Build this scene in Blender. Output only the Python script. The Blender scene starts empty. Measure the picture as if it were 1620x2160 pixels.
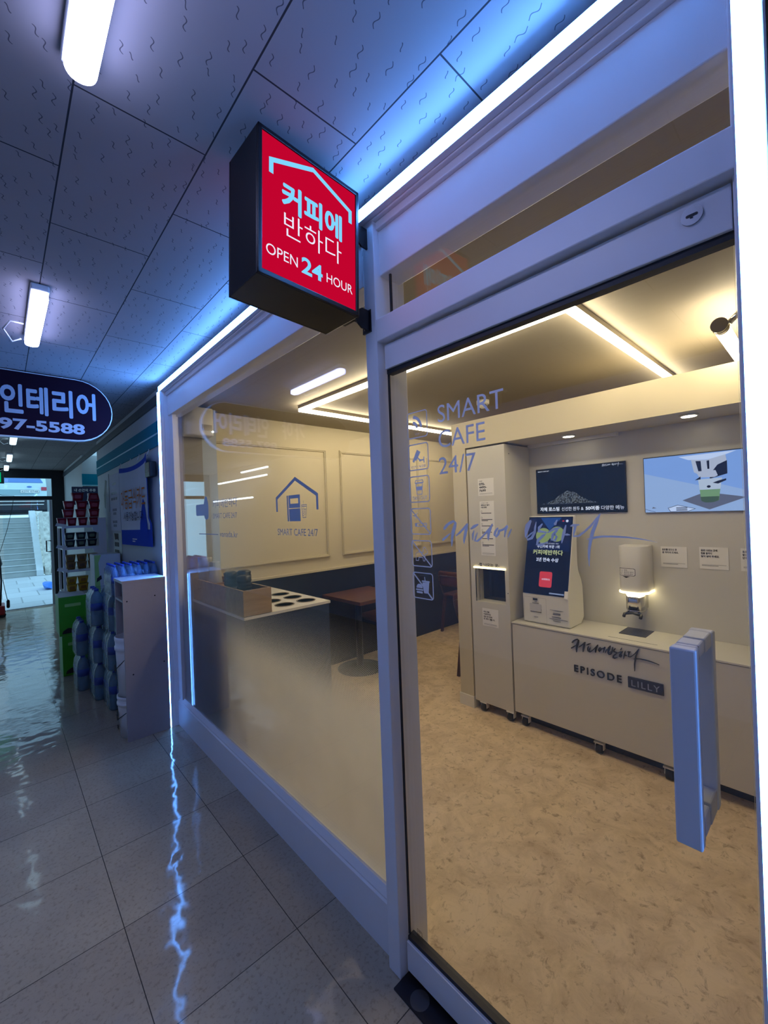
import bpy, bmesh, math, random
from mathutils import Vector, Matrix

random.seed(7)
SC = bpy.context.scene
COL = SC.collection

# ------------------------------------------------------------------ camera
F_PX = 882.91
cam_d = bpy.data.cameras.new('camera')
cam = bpy.data.objects.new('camera', cam_d)
COL.objects.link(cam)
cam_d.sensor_fit = 'VERTICAL'
cam_d.sensor_height = 36.0
cam_d.lens = F_PX / 2160.0 * 36.0
cam_d.clip_start = 0.01
yaw, pitch, roll = math.radians(42.61235), math.radians(0.0225), math.radians(-2.15102)
fw = Vector((math.sin(yaw) * math.cos(pitch), math.cos(yaw) * math.cos(pitch), math.sin(pitch)))
r0 = Vector((math.cos(yaw), -math.sin(yaw), 0))
u0 = r0.cross(fw)
rt = math.cos(roll) * r0 + math.sin(roll) * u0
up = -math.sin(roll) * r0 + math.cos(roll) * u0
mw = Matrix.Identity(4)
for i, v in enumerate((rt, up, -fw)):
    for k in range(3):
        mw[k][i] = v[k]
mw[2][3] = 1.5
cam.matrix_world = mw
SC.camera = cam

# ------------------------------------------------------------------ world, exposure, light levels
E_STRIP, E_LAMP, E_IN, E_SKY = 55.0, 20.0, 35.0, 1.7
SC.view_settings.view_transform = 'Standard'
SC.view_settings.look = 'None'
SC.view_settings.exposure = 0.0
SC.view_settings.gamma = 1.0
SC.view_settings.use_curve_mapping = False
SC.cycles.max_bounces = 8
SC.cycles.diffuse_bounces = 4
SC.cycles.glossy_bounces = 4
SC.cycles.transmission_bounces = 4
SC.cycles.transparent_max_bounces = 10
SC.cycles.caustics_reflective = False
SC.cycles.caustics_refractive = False
SC.cycles.sample_clamp_indirect = 6.0
SC.cycles.use_denoising = True
world = bpy.data.worlds.new('world')
SC.world = world
world.use_nodes = True
bg = world.node_tree.nodes['Background']
bg.inputs['Color'].default_value = (0.42, 0.74, 1.0, 1)
bg.inputs['Strength'].default_value = E_SKY


# ------------------------------------------------------------------ materials
def lin(c):
    out = []
    for v in c:
        v = v / 255.0
        out.append(v / 12.92 if v <= 0.04045 else ((v + 0.055) / 1.055) ** 2.4)
    return tuple(out) + (1.0,)


class NT:
    def __init__(s, name):
        s.m = bpy.data.materials.new(name)
        s.m.use_nodes = True
        s.t = s.m.node_tree
        s.t.nodes.clear()
        s.out = s.t.nodes.new('ShaderNodeOutputMaterial')

    def n(s, kind, props=None, **ins):
        nd = s.t.nodes.new('ShaderNode' + kind)
        for k, v in (props or {}).items():
            setattr(nd, k, v)
        for k, v in ins.items():
            s.put(nd, k, v)
        return nd

    def put(s, nd, k, v):
        sock = nd.inputs[int(k[1:])] if k[0] == '_' else nd.inputs[k.replace('__', ' ')]
        if isinstance(v, bpy.types.NodeSocket):
            s.t.links.new(v, sock)
        else:
            sock.default_value = v

    def math(s, op, a, b=0.0, c=0.0):
        nd = s.n('Math', {'operation': op})
        s.put(nd, '_0', a)
        s.put(nd, '_1', b)
        if op in ('MULTIPLY_ADD', 'SMOOTH_MIN'):
            s.put(nd, '_2', c)
        return nd.outputs[0]

    def mixc(s, fac, a, b, mode='MIX'):
        nd = s.n('MixRGB', {'blend_type': mode})
        s.put(nd, 'Fac', fac)
        s.put(nd, 'Color1', a)
        s.put(nd, 'Color2', b)
        return nd.outputs[0]

    def coord(s):
        return s.n('TexCoord').outputs['Object']

    def ramp(s, fac, a, b):
        nd = s.n('MapRange', {'clamp': True})
        s.put(nd, '_0', fac)
        s.put(nd, '_1', a)
        s.put(nd, '_2', b)
        return nd.outputs[0]

    def surf(s, sh):
        s.t.links.new(sh, s.out.inputs['Surface'])
        return s.m


MATS = {}


def pbr(name, rgb, rough=0.5, metal=0.0, var=0.06, scale=6.0, bump=0.0, bscale=40.0, spec=0.5, coat=0.0):
    if name in MATS:
        return MATS[name]
    t = NT(name)
    co = t.coord()
    nz = t.n('TexNoise', Vector=co, Scale=scale, Detail=4.0).outputs['Fac']
    c = lin(rgb)
    lo = tuple(max(0, x * (1 - var)) for x in c[:3]) + (1,)
    hi = tuple(min(1, x * (1 + var)) for x in c[:3]) + (1,)
    col = t.mixc(nz, lo, hi)
    b = t.n('BsdfPrincipled', Base__Color=col, Roughness=rough, Metallic=metal)
    b.inputs['Specular IOR Level'].default_value = spec
    b.inputs['Coat Weight'].default_value = coat
    if bump > 0:
        n2 = t.n('TexNoise', Vector=co, Scale=bscale, Detail=3.0).outputs['Fac']
        bm_ = t.n('Bump', Strength=bump, Height=n2, Distance=0.01)
        t.put(b, 'Normal', bm_.outputs[0])
    MATS[name] = t.surf(b.outputs[0])
    return MATS[name]


def emit(name, rgb, strength, linear=False):
    if name in MATS:
        return MATS[name]
    t = NT(name)
    c = (tuple(rgb) + (1,)) if linear else lin(rgb)
    e = t.n('Emission', Color=c, Strength=strength)
    MATS[name] = t.surf(e.outputs[0])
    return MATS[name]


def glass(name, tint=(1, 1, 1, 1), refl=1.0, rough=0.0):
    t = NT(name)
    fc_ = t.n('LayerWeight', Blend=0.5).outputs['Facing']
    f2 = t.math('MULTIPLY', t.math('MULTIPLY_ADD', t.math('POWER', fc_, 5.0), 0.96, 0.04), refl)
    tr = t.n('BsdfTransparent', Color=tint)
    gl = t.n('BsdfGlossy', Roughness=rough, Color=(1, 1, 1, 1))
    mx = t.n('MixShader', _0=f2, _1=tr.outputs[0], _2=gl.outputs[0])
    MATS[name] = t.surf(mx.outputs[0])
    return MATS[name]


def clear_plastic(name, rgb, alpha, rough=0.15):
    t = NT(name)
    nz = t.n('TexNoise', Vector=t.coord(), Scale=30.0, Detail=2.0).outputs['Fac']
    c = lin(rgb)
    col = t.mixc(nz, tuple(x * 0.8 for x in c[:3]) + (1,), c)
    tr = t.n('BsdfTransparent', Color=tuple(0.5 + 0.5 * x for x in c[:3]) + (1,))
    pb = t.n('BsdfPrincipled', Base__Color=col, Roughness=rough)
    mx = t.n('MixShader', _0=alpha, _1=tr.outputs[0], _2=pb.outputs[0])
    MATS[name] = t.surf(mx.outputs[0])
    return MATS[name]


def m_ceiling():
    t = NT('perforated_gypsum')
    co = t.coord()
    sp = t.n('SeparateXYZ', Vector=co)
    x, y = sp.outputs[0], sp.outputs[1]
    # 300 x 600 mm panels laid in running bond
    cb = t.n('CombineXYZ', X=t.math('SUBTRACT', y, 0.878), Y=t.math('SUBTRACT', x, 0.154), Z=0.0)
    br = t.n('TexBrick', {'offset': 0.5}, Vector=cb.outputs[0], Scale=1.0)
    br.inputs['Mortar Size'].default_value = 0.0022
    br.inputs['Mortar Smooth'].default_value = 0.1
    br.inputs['Brick Width'].default_value = 0.6
    br.inputs['Row Height'].default_value = 0.3
    br.inputs['Color1'].default_value = (0.86, 0.86, 0.86, 1)
    br.inputs['Color2'].default_value = (1, 1, 1, 1)
    br.inputs['Mortar'].default_value = (0.10, 0.10, 0.11, 1)
    # one worm hole per Voronoi cell, its inner shade painted into the colour
    vor = t.n('TexVoronoi', {'voronoi_dimensions': '2D'}, Vector=co, Scale=17.0, Randomness=0.8)
    loc = t.n('VectorMath', {'operation': 'SUBTRACT'}, _0=co, _1=vor.outputs['Position']).outputs[0]
    wn = t.n('TexWhiteNoise', {'noise_dimensions': '2D'}, Vector=vor.outputs['Position'])
    rn = wn.outputs['Value']
    lx, ly = t.n('SeparateXYZ', Vector=loc).outputs[:2]
    ang = t.math('MULTIPLY_ADD', rn, 1.0, 0.55)
    ca, sa = t.math('COSINE', ang), t.math('SINE', ang)
    pu = t.math('ADD', t.math('MULTIPLY', lx, ca), t.math('MULTIPLY', ly, sa))
    pv = t.math('SUBTRACT', t.math('MULTIPLY', ly, ca), t.math('MULTIPLY', lx, sa))
    wig = t.math('MULTIPLY', t.math('SINE', t.math('MULTIPLY', pu, 230.0)), 0.0036)
    dv = t.math('ABSOLUTE', t.math('SUBTRACT', pv, wig))
    ln = t.math('LESS_THAN', t.math('ABSOLUTE', pu), t.math('MULTIPLY_ADD', rn, 0.010, 0.008))
    wd = t.math('LESS_THAN', dv, 0.0012)
    hole = t.math('MULTIPLY', ln, wd)
    nz = t.n('TexNoise', Vector=co, Scale=1.4, Detail=5.0).outputs['Fac']
    base = t.mixc(nz, lin((134, 130, 134)), lin((164, 160, 162)))
    base = t.mixc(1.0, base, br.outputs['Color'], 'MULTIPLY')
    base = t.mixc(t.math('MULTIPLY', hole, 0.75), base, lin((38, 40, 52)))
    h = t.math('SUBTRACT', 1.0, t.math('MAXIMUM', hole, br.outputs['Fac']))
    bp = t.n('Bump', Strength=0.35, Distance=0.004, Height=h)
    b = t.n('BsdfPrincipled', Base__Color=base, Roughness=0.85, Normal=bp.outputs[0])
    b.inputs['Specular IOR Level'].default_value = 0.2
    return t.surf(b.outputs[0])


def m_corridor_floor():
    t = NT('vinyl_tile_grey')
    co = t.coord()
    mp = t.n('Mapping', Vector=co)
    mp.inputs['Location'].default_value = (-0.300, -0.004, 0)
    br = t.n('TexBrick', {'offset': 0.0}, Vector=mp.outputs[0], Scale=1.0)
    br.inputs['Mortar Size'].default_value = 0.0016
    br.inputs['Mortar Smooth'].default_value = 0.2
    br.inputs['Brick Width'].default_value = 0.456
    br.inputs['Row Height'].default_value = 0.456
    br.inputs['Color1'].default_value = (0.88, 0.87, 0.90, 1)
    br.inputs['Color2'].default_value = (1, 1, 1, 1)
    br.inputs['Mortar'].default_value = (0.16, 0.16, 0.18, 1)
    n1 = t.n('TexNoise', Vector=co, Scale=3.0, Detail=6.0, Roughness=0.65).outputs['Fac']
    n2 = t.n('TexNoise', Vector=co, Scale=70.0, Detail=3.0, Roughness=0.7).outputs['Fac']
    base = t.mixc(n1, lin((156, 144, 126)), lin((194, 182, 158)))
    base = t.mixc(t.math('MULTIPLY', t.ramp(n2, 0.52, 0.72), 0.45), base, lin((88, 78, 66)))
    base = t.mixc(1.0, base, br.outputs['Color'], 'MULTIPLY')
    n3 = t.n('TexNoise', Vector=co, Scale=6.0, Detail=2.0).outputs['Fac']
    hh = t.math('ADD', t.math('MULTIPLY', n3, 1.0), t.math('MULTIPLY', n2, 0.012))
    hh = t.math('SUBTRACT', hh, t.math('MULTIPLY', br.outputs['Fac'], 0.1))
    bp = t.n('Bump', Strength=0.42, Distance=0.01, Height=hh)
    rg = t.math('MULTIPLY_ADD', n1, 0.12, 0.02)
    b = t.n('BsdfPrincipled', Base__Color=base, Roughness=rg, Normal=bp.outputs[0])
    b.inputs['Specular IOR Level'].default_value = 0.3
    return t.surf(b.outputs[0])


def m_shop_floor():
    t = NT('vinyl_tile_beige')
    co = t.coord()
    n0 = t.n('TexNoise', Vector=co, Scale=2.2, Detail=3.0).outputs['Fac']
    n1 = t.n('TexNoise', Vector=co, Scale=7.0, Detail=8.0, Roughness=0.7, Distortion=0.8).outputs['Fac']
    n2 = t.n('TexNoise', Vector=co, Scale=26.0, Detail=6.0, Roughness=0.75, Distortion=0.5).outputs['Fac']
    base = t.mixc(n0, lin((224, 198, 156)), lin((216, 194, 164)))
    base = t.mixc(t.math('MULTIPLY', t.ramp(n1, 0.42, 0.72), 0.65), base, lin((160, 134, 102)))
    base = t.mixc(t.math('MULTIPLY', t.ramp(n2, 0.54, 0.68), 0.7), base, lin((122, 98, 74)))
    b = t.n('BsdfPrincipled', Base__Color=base, Roughness=0.42)
    b.inputs['Specular IOR Level'].default_value = 0.3
    return t.surf(b.outputs[0])


def m_film():
    # frosted dot film: solid at the bottom, dots shrinking to nothing upwards
    t = NT('frosted_dot_film')
    co = t.coord()
    sp = t.n('SeparateXYZ', Vector=co)
    y, z = sp.outputs[1], sp.outputs[2]
    k = 1.0 / 0.0052
    u = t.math('MULTIPLY', t.math('ADD', y, z), k * 0.7071)
    v = t.math('MULTIPLY', t.math('SUBTRACT', y, z), k * 0.7071)
    fu = t.math('SUBTRACT', t.math('FRACT', u), 0.5)
    fv = t.math('SUBTRACT', t.math('FRACT', v), 0.5)
    d = t.math('SQRT', t.math('ADD', t.math('MULTIPLY', fu, fu), t.math('MULTIPLY', fv, fv)))
    g = t.ramp(z, 0.93, 0.46)
    rad = t.math('MULTIPLY', t.math('POWER', g, 1.15), 0.80)
    dot = t.ramp(t.math('SUBTRACT', rad, d), -0.03, 0.03)
    fac = t.math('MULTIPLY', dot, 0.93)
    nz = t.n('TexNoise', Vector=co, Scale=5.0).outputs['Fac']
    col = t.mixc(nz, lin((214, 214, 206)), lin((232, 232, 226)))
    tl = t.n('BsdfTranslucent', Color=col)
    df = t.n('BsdfDiffuse', Color=col)
    mx0 = t.n('MixShader', _0=0.22, _1=tl.outputs[0], _2=df.outputs[0])
    tr = t.n('BsdfTransparent')
    mx = t.n('MixShader', _0=fac, _1=tr.outputs[0], _2=mx0.outputs[0])
    return t.surf(mx.outputs[0])


def m_wood(name, a, b_, scale=1.0, axis=1, rough=0.45):
    t = NT(name)
    mp = t.n('Mapping', Vector=t.coord())
    sc = [14.0, 14.0, 14.0]
    sc[axis] = 1.3
    mp.inputs['Scale'].default_value = [s * scale for s in sc]
    n1 = t.n('TexNoise', Vector=mp.outputs[0], Scale=2.0, Detail=6.0, Roughness=0.6, Distortion=0.6).outputs['Fac']
    col = t.mixc(t.ramp(n1, 0.3, 0.7), lin(a), lin(b_))
    b = t.n('BsdfPrincipled', Base__Color=col, Roughness=rough)
    return t.surf(b.outputs[0])


def m_beans(name):
    t = NT(name)
    vo = t.n('TexVoronoi', Vector=t.coord(), Scale=110.0)
    col = t.mixc(t.ramp(vo.outputs['Distance'], 0.1, 0.7), lin((128, 140, 146)), lin((12, 16, 24)))
    e = t.n('Emission', Color=col, Strength=0.75)
    return t.surf(e.outputs[0])


def m_stone(name, a, b_, scale=8.0):
    t = NT(name)
    vo = t.n('TexVoronoi', Vector=t.coord(), Scale=scale)
    nz = t.n('TexNoise', Vector=t.coord(), Scale=scale * 3, Detail=5.0).outputs['Fac']
    f = t.math('MULTIPLY', t.math('ADD', vo.outputs['Distance'], nz), 0.6)
    col = t.mixc(t.ramp(f, 0.2, 0.75), lin(a), lin(b_))
    b = t.n('BsdfPrincipled', Base__Color=col, Roughness=0.85)
    return t.surf(b.outputs[0])


def m_pavers(name):
    t = NT(name)
    br = t.n('TexBrick', {'offset': 0.5}, Vector=t.coord(), Scale=1.0)
    br.inputs['Mortar Size'].default_value = 0.012
    br.inputs['Brick Width'].default_value = 0.6
    br.inputs['Row Height'].default_value = 0.9
    br.inputs['Color1'].default_value = lin((188, 190, 192))
    br.inputs['Color2'].default_value = lin((200, 202, 204))
    br.inputs['Mortar'].default_value = lin((150, 152, 154))
    b = t.n('BsdfPrincipled', Base__Color=br.outputs['Color'], Roughness=0.6)
    return t.surf(b.outputs[0])


M_CEIL, M_CFLOOR, M_SFLOOR, M_FILM = m_ceiling(), m_corridor_floor(), m_shop_floor(), m_film()
M_GLASS = glass('clear_glass')
M_GLASS_EXIT = glass('exit_glass', (0.93, 0.98, 1, 1), 0.5)
M_FRAME = pbr('white_frame_paint', (224, 226, 232), 0.35, var=0.03)
M_FRAME_IN = pbr('white_frame_paint_inner', (206, 206, 204), 0.4, var=0.03)
M_ALU = pbr('brushed_aluminium', (176, 180, 186), 0.35, 0.8, var=0.04, scale=30)
M_DARK = pbr('dark_gasket', (24, 26, 32), 0.5)
M_BLACK = pbr('black_powder_coat', (6, 6, 9), 0.4)
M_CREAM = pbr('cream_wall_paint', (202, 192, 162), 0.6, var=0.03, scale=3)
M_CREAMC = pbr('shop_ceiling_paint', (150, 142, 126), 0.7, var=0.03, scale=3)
M_NAVY = pbr('navy_paint', (15, 26, 46), 0.5, var=0.08)
M_NAVY2 = pbr('navy_laminate', (34, 56, 88), 0.4, var=0.05)
M_MACH = pbr('off_white_panel', (204, 200, 186), 0.38, var=0.02, scale=3)
M_MACH2 = pbr('white_plastic', (222, 219, 208), 0.35, var=0.02)
M_PAPER = pbr('white_paper', (232, 229, 220), 0.6, var=0.02)
M_INK = pbr('black_ink', (22, 22, 26), 0.6)
M_VINYL = pbr('pale_blue_vinyl', (236, 238, 246), 0.5, var=0.02)
M_VINYL2 = pbr('slate_blue_vinyl', (158, 174, 200), 0.5, var=0.02)
M_WALLW = pbr('store_panel_white', (178, 186, 190), 0.6, var=0.03, spec=0.2)
M_TEAL = pbr('teal_band', (8, 122, 146), 0.7, var=0.05, spec=0.1)
M_TEAL2 = pbr('pale_teal_line', (150, 214, 224), 0.35)
M_GREYWALL = pbr('grey_wall_paint', (206, 208, 212), 0.7, var=0.05, scale=3)
M_MELA = pbr('grey_melamine', (158, 152, 156), 0.45, var=0.04, scale=60)
M_WHITE = pbr('white_gloss_plastic', (218, 220, 222), 0.3, var=0.03)
M_CHROME = pbr('chrome', (210, 208, 204), 0.12, 1.0, var=0.02)
M_STEEL = pbr('dark_steel_grille', (92, 92, 96), 0.35, 0.7)
M_RUBBER = pbr('black_rubber', (20, 20, 22), 0.6)
M_WALNUT = m_wood('walnut_wood', (70, 40, 28), (108, 64, 46))
M_DWOOD = m_wood('dark_brown_wood', (48, 24, 20), (74, 40, 34), axis=2)
M_BOXWOOD = m_wood('light_oak_wood', (148, 122, 92), (176, 148, 114), axis=0)
M_TABLE = m_wood('table_wood', (78, 50, 42), (104, 68, 56), axis=0)
M_BROWNMETAL = pbr('brown_tube_metal', (84, 66, 58), 0.4, 0.3)
M_SIGNRED = emit('lit_red_face', (208, 4, 50), 0.85)
M_SIGNTXT = emit('lit_blue_white_letters', (128, 214, 255), 1.0)
M_SIGNTXT2 = emit('lit_white_letters', (236, 236, 255), 1.0)
M_LED = emit('cool_led', (0.10, 0.33, 1.0), E_STRIP, True)
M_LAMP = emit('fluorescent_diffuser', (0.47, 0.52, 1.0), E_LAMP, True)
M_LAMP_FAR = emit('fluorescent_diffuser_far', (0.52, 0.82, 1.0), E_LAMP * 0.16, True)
M_LEDIN = emit('warm_led', (1.0, 0.85, 0.59), E_IN, True)
M_LEDIN2 = emit('warm_led_soft', (1.0, 0.84, 0.45), 4.0, True)
M_MAROON = pbr('maroon_sign_face', (26, 6, 24), 0.7, spec=0.1, var=0.04)
M_SILVER = pbr('sign_letter_white', (168, 172, 184), 0.6, spec=0.2)
M_CONC = pbr('concrete', (168, 172, 170), 0.85, var=0.18, scale=4)
M_CONC2 = pbr('pale_concrete', (206, 210, 212), 0.8, var=0.08, scale=5)
M_STONE = m_stone('rough_stone', (150, 146, 136), (226, 222, 210))
M_PAVE = m_pavers('pavement_slabs')
M_PET = clear_plastic('clear_bottle', (150, 186, 204), 0.42)
M_PETB = clear_plastic('blue_bottle', (110, 140, 184), 0.45)
M_LABEL = pbr('blue_bottle_label', (36, 66, 150), 0.4)
M_CAPB = pbr('blue_cap', (30, 60, 150), 0.4)
M_CAPK = pbr('dark_cap', (24, 34, 60), 0.4)
M_REDBOWL = pbr('red_bowl', (150, 28, 44), 0.35, var=0.1)
M_DKBOWL = pbr('dark_bowl', (34, 44, 52), 0.35, var=0.2)
M_BRBOWL = pbr('brown_bowl', (140, 104, 56), 0.4, var=0.15)
M_YELBOWL = pbr('yellow_bowl', (196, 150, 40), 0.4, var=0.12)
M_GREEN = pbr('green_carton', (58, 150, 24), 0.45, var=0.08)
M_GREEN2 = pbr('pale_green_print', (150, 196, 110), 0.5)
M_CARTON = pbr('white_carton', (196, 204, 206), 0.5)
M_BANBLUE = pbr('banner_blue', (10, 60, 176), 0.8, spec=0.1)
M_BANWHITE = pbr('banner_white', (196, 202, 214), 0.8, spec=0.1)
M_ORANGE = pbr('orange_print', (190, 104, 24), 0.8, spec=0.1)
M_CARW = pbr('white_car_paint', (206, 224, 228), 0.3, var=0.02)
M_CARGLASS = pbr('car_glass', (88, 128, 190), 0.12)
M_RED = pbr('red_paint', (150, 20, 24), 0.4)
M_BLUEBAG = pbr('blue_plastic_bag', (30, 120, 220), 0.35, var=0.1)
M_CLEARCUP = clear_plastic('frosted_cup', (214, 218, 216), 0.55, 0.3)
M_FAN = pbr('satin_bin_ring', (150, 140, 126), 0.35)


# ------------------------------------------------------------------ mesh builder
def V3(p):
    return Vector(p)


def rrect(w, h, r, n=5, cx=0.0, cy=0.0):
    pts = []
    for (sx, sy, a0) in ((1, 1, 0), (-1, 1, 90), (-1, -1, 180), (1, -1, 270)):
        for k in range(n + 1):
            a = math.radians(a0 + 90.0 * k / n)
            pts.append((cx + sx * (w / 2 - r) + r * math.cos(a), cy + sy * (h / 2 - r) + r * math.sin(a)))
    return pts


def circ(r, n=24, cx=0.0, cy=0.0, ry=None):
    ry = r if ry is None else ry
    return [(cx + r * math.cos(2 * math.pi * k / n), cy + ry * math.sin(2 * math.pi * k / n)) for k in range(n)]


UX, UY, UZ = Vector((1, 0, 0)), Vector((0, 1, 0)), Vector((0, 0, 1))
FACE_IN = (-UY, UZ, -UX)    # surfaces seen when looking along +X (into the shop)
FACE_AL = (UX, UZ, -UY)     # surfaces seen when looking along +Y (down the corridor)
_txt = {}


def text_mesh(s, bold=0.0, space=1.0):
    key = (s, bold, space)
    if key in _txt:
        return _txt[key]
    cu = bpy.data.curves.new('t', 'FONT')
    cu.body = s
    cu.size = 1.0
    cu.offset = bold
    cu.space_character = space
    cu.resolution_u = 4
    ob = bpy.data.objects.new('t', cu)
    me = ob.to_mesh()
    vs = [v.co.copy() for v in me.vertices]
    fs = [tuple(p.vertices) for p in me.polygons]
    ob.to_mesh_clear()
    bpy.data.objects.remove(ob)
    bpy.data.curves.remove(cu)
    _txt[key] = (vs, fs)
    return vs, fs


class MB:
    def __init__(s):
        s.v, s.f, s.mi, s.sm = [], [], [], []
        s.cur = 0
        s.lay = 0

    def lift(s, N):
        s.lay += 1
        return N * (0.00003 * (s.lay % 40))

    def add(s, vs, fs, smooth=False):
        o = len(s.v)
        s.v += [Vector(p) for p in vs]
        for f in fs:
            s.f.append(tuple(i + o for i in f))
            s.mi.append(s.cur)
            s.sm.append(smooth)
        return s

    def mat(s, i):
        s.cur = i
        return s

    def box(s, x0, x1, y0, y1, z0, z1):
        vs = [(x, y, z) for x in (x0, x1) for y in (y0, y1) for z in (z0, z1)]
        fs = [(0, 1, 3, 2), (4, 6, 7, 5), (0, 4, 5, 1), (2, 3, 7, 6), (0, 2, 6, 4), (1, 5, 7, 3)]
        return s.add(vs, fs)

    def prism(s, poly, O, fr, d, smooth=False):
        U, V, N = fr
        O = V3(O)
        n = len(poly)
        a = [O + U * u + V * v for u, v in poly]
        b = [p - N * d for p in a]
        fs = [tuple(range(n)), tuple(range(2 * n - 1, n - 1, -1))]
        s.add(a + b, fs)
        o = len(s.v) - 2 * n
        for i in range(n):
            j = (i + 1) % n
            s.f.append((o + i, o + n + i, o + n + j, o + j))
            s.mi.append(s.cur)
            s.sm.append(smooth)
        return s

    def flat(s, poly, O, fr):
        U, V, N = fr
        O = V3(O) + s.lift(N)
        return s.add([O + U * u + V * v for u, v in poly], [tuple(range(len(poly)))])

    def cyl(s, p0, p1, r0, r1=None, n=16, smooth=True):
        p0, p1 = V3(p0), V3(p1)
        r1 = r0 if r1 is None else r1
        ax = (p1 - p0).normalized()
        t = UX if abs(ax.x) < 0.8 else UY
        e1 = ax.cross(t).normalized()
        e2 = ax.cross(e1)
        a = [p0 + (e1 * math.cos(2 * math.pi * k / n) + e2 * math.sin(2 * math.pi * k / n)) * r0 for k in range(n)]
        b = [p1 + (e1 * math.cos(2 * math.pi * k / n) + e2 * math.sin(2 * math.pi * k / n)) * r1 for k in range(n)]
        s.add(a + b, [tuple(range(n - 1, -1, -1)), tuple(range(n, 2 * n))])
        o = len(s.v) - 2 * n
        for i in range(n):
            j = (i + 1) % n
            s.f.append((o + i, o + j, o + n + j, o + n + i))
            s.mi.append(s.cur)
            s.sm.append(smooth)
        return s

    def lathe(s, prof, c, n=20, smooth=True):
        c = V3(c)
        rings = []
        vs = []
        for (r, z) in prof:
            rings.append(len(vs))
            vs += [c + Vector((r * math.cos(2 * math.pi * k / n), r * math.sin(2 * math.pi * k / n), z)) for k in range(n)]
        fs = []
        for a, b in zip(rings[:-1], rings[1:]):
            for k in range(n):
                j = (k + 1) % n
                fs.append((a + k, a + j, b + j, b + k))
        s.add(vs, fs, smooth)
        o = len(s.v) - len(vs)
        for ring in (rings[0], rings[-1]):
            s.f.append(tuple(o + ring + k for k in range(n)))
            s.mi.append(s.cur)
            s.sm.append(False)
        return s

    def tube(s, pts, r, n=8):
        pts = [V3(p) for p in pts]
        vs, rings = [], []
        prev = None
        for i, p in enumerate(pts):
            d = (pts[min(i + 1, len(pts) - 1)] - pts[max(i - 1, 0)]).normalized()
            if prev is None:
                t = UZ if abs(d.z) < 0.9 else UX
                e1 = d.cross(t).normalized()
            else:
                e1 = (prev - d * prev.dot(d)).normalized()
            prev = e1
            e2 = d.cross(e1)
            rings.append(len(vs))
            vs += [p + (e1 * math.cos(2 * math.pi * k / n) + e2 * math.sin(2 * math.pi * k / n)) * r for k in range(n)]
        fs = []
        for a, b in zip(rings[:-1], rings[1:]):
            for k in range(n):
                j = (k + 1) % n
                fs.append((a + k, a + j, b + j, b + k))
        fs.append(tuple(range(n)))
        fs.append(tuple(rings[-1] + k for k in range(n)))
        return s.add(vs, fs, True)

    def text(s, t, O, fr, w=None, h=None, bold=0.0, thick=0.0, shear=0.0, space=1.0):
        """letters with the lower-left corner of their box at O, fitted to w x h"""
        grow = bold if (bold > 0 and any(ord(c) > 0x2000 for c in t)) else 0.0
        vs, fs = text_mesh(t, 0.0 if grow else bold, space)
        if not vs:
            return s
        x0, x1 = min(v.x for v in vs), max(v.x for v in vs)
        y0, y1 = min(v.y for v in vs), max(v.y for v in vs)
        if w is None and h is None:
            h = 0.1
        sx = w / (x1 - x0) if w else h / (y1 - y0)
        sy = h / (y1 - y0) if h else sx
        U, V, N = fr
        O = V3(O)
        p = [O + U * ((v.x - x0) * sx + shear * (v.y - y0)) + V * ((v.y - y0) * sy) for v in vs]
        if grow:      # heavier strokes: the same letters laid over themselves a hair apart
            for k in range(8):
                a = math.pi * k / 4
                d = U * (math.cos(a) * grow * sx) + V * (math.sin(a) * grow * sy) + N * (0.00003 * (k + 1))
                s.add([q + d for q in p], fs)
        s.add(p, fs)
        if thick:
            edge = {}
            for f in fs:
                for a, b in zip(f, f[1:] + f[:1]):
                    edge[(a, b)] = 1
            o = len(s.v)
            s.add([q - N * thick for q in p], [])
            base = o - len(p)
            for (a, b) in edge:
                if (b, a) not in edge:
                    s.f.append((base + a, o + a, o + b, base + b))
                    s.mi.append(s.cur)
                    s.sm.append(False)
        return s

    def stroke(s, pts, O, fr, k=1.0, thick=0.0006):
        """a brush stroke: points (u, v, width)"""
        U, V, N = fr
        O = V3(O) + s.lift(N)
        P = [(Vector((u * k, v * k)), max(w * k, 0.0006)) for u, v, w in pts]
        L, R = [], []
        for i, (p, w) in enumerate(P):
            d = (P[min(i + 1, len(P) - 1)][0] - P[max(i - 1, 0)][0]).normalized()
            nn = Vector((-d.y, d.x))
            L.append(p + nn * w / 2)
            R.append(p - nn * w / 2)
        # rounded ends
        d0 = (P[0][0] - P[1][0]).normalized() * P[0][1] * 0.4
        d1 = (P[-1][0] - P[-2][0]).normalized() * P[-1][1] * 0.4
        front = lambda q: O + U * q.x + V * q.y
        vs = [front(q) for q in L] + [front(q) for q in R] + [front(P[0][0] + d0), front(P[-1][0] + d1)]
        n = len(P)
        fs = [(i, i + 1, n + i + 1, n + i) for i in range(n - 1)] + [(2 * n, 0, n), (2 * n + 1, 2 * n - 1, n - 1)]
        m = len(vs)
        s.add(vs + [q - N * thick for q in vs], fs + [tuple(i + m for i in reversed(f)) for f in fs])
        loop = list(range(n)) + [2 * n + 1] + list(range(2 * n - 1, n - 1, -1)) + [2 * n]
        o = len(s.v) - 2 * m
        for a, b in zip(loop, loop[1:] + loop[:1]):
            s.f.append((o + a, o + m + a, o + m + b, o + b))
            s.mi.append(s.cur)
            s.sm.append(False)
        return s

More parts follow.
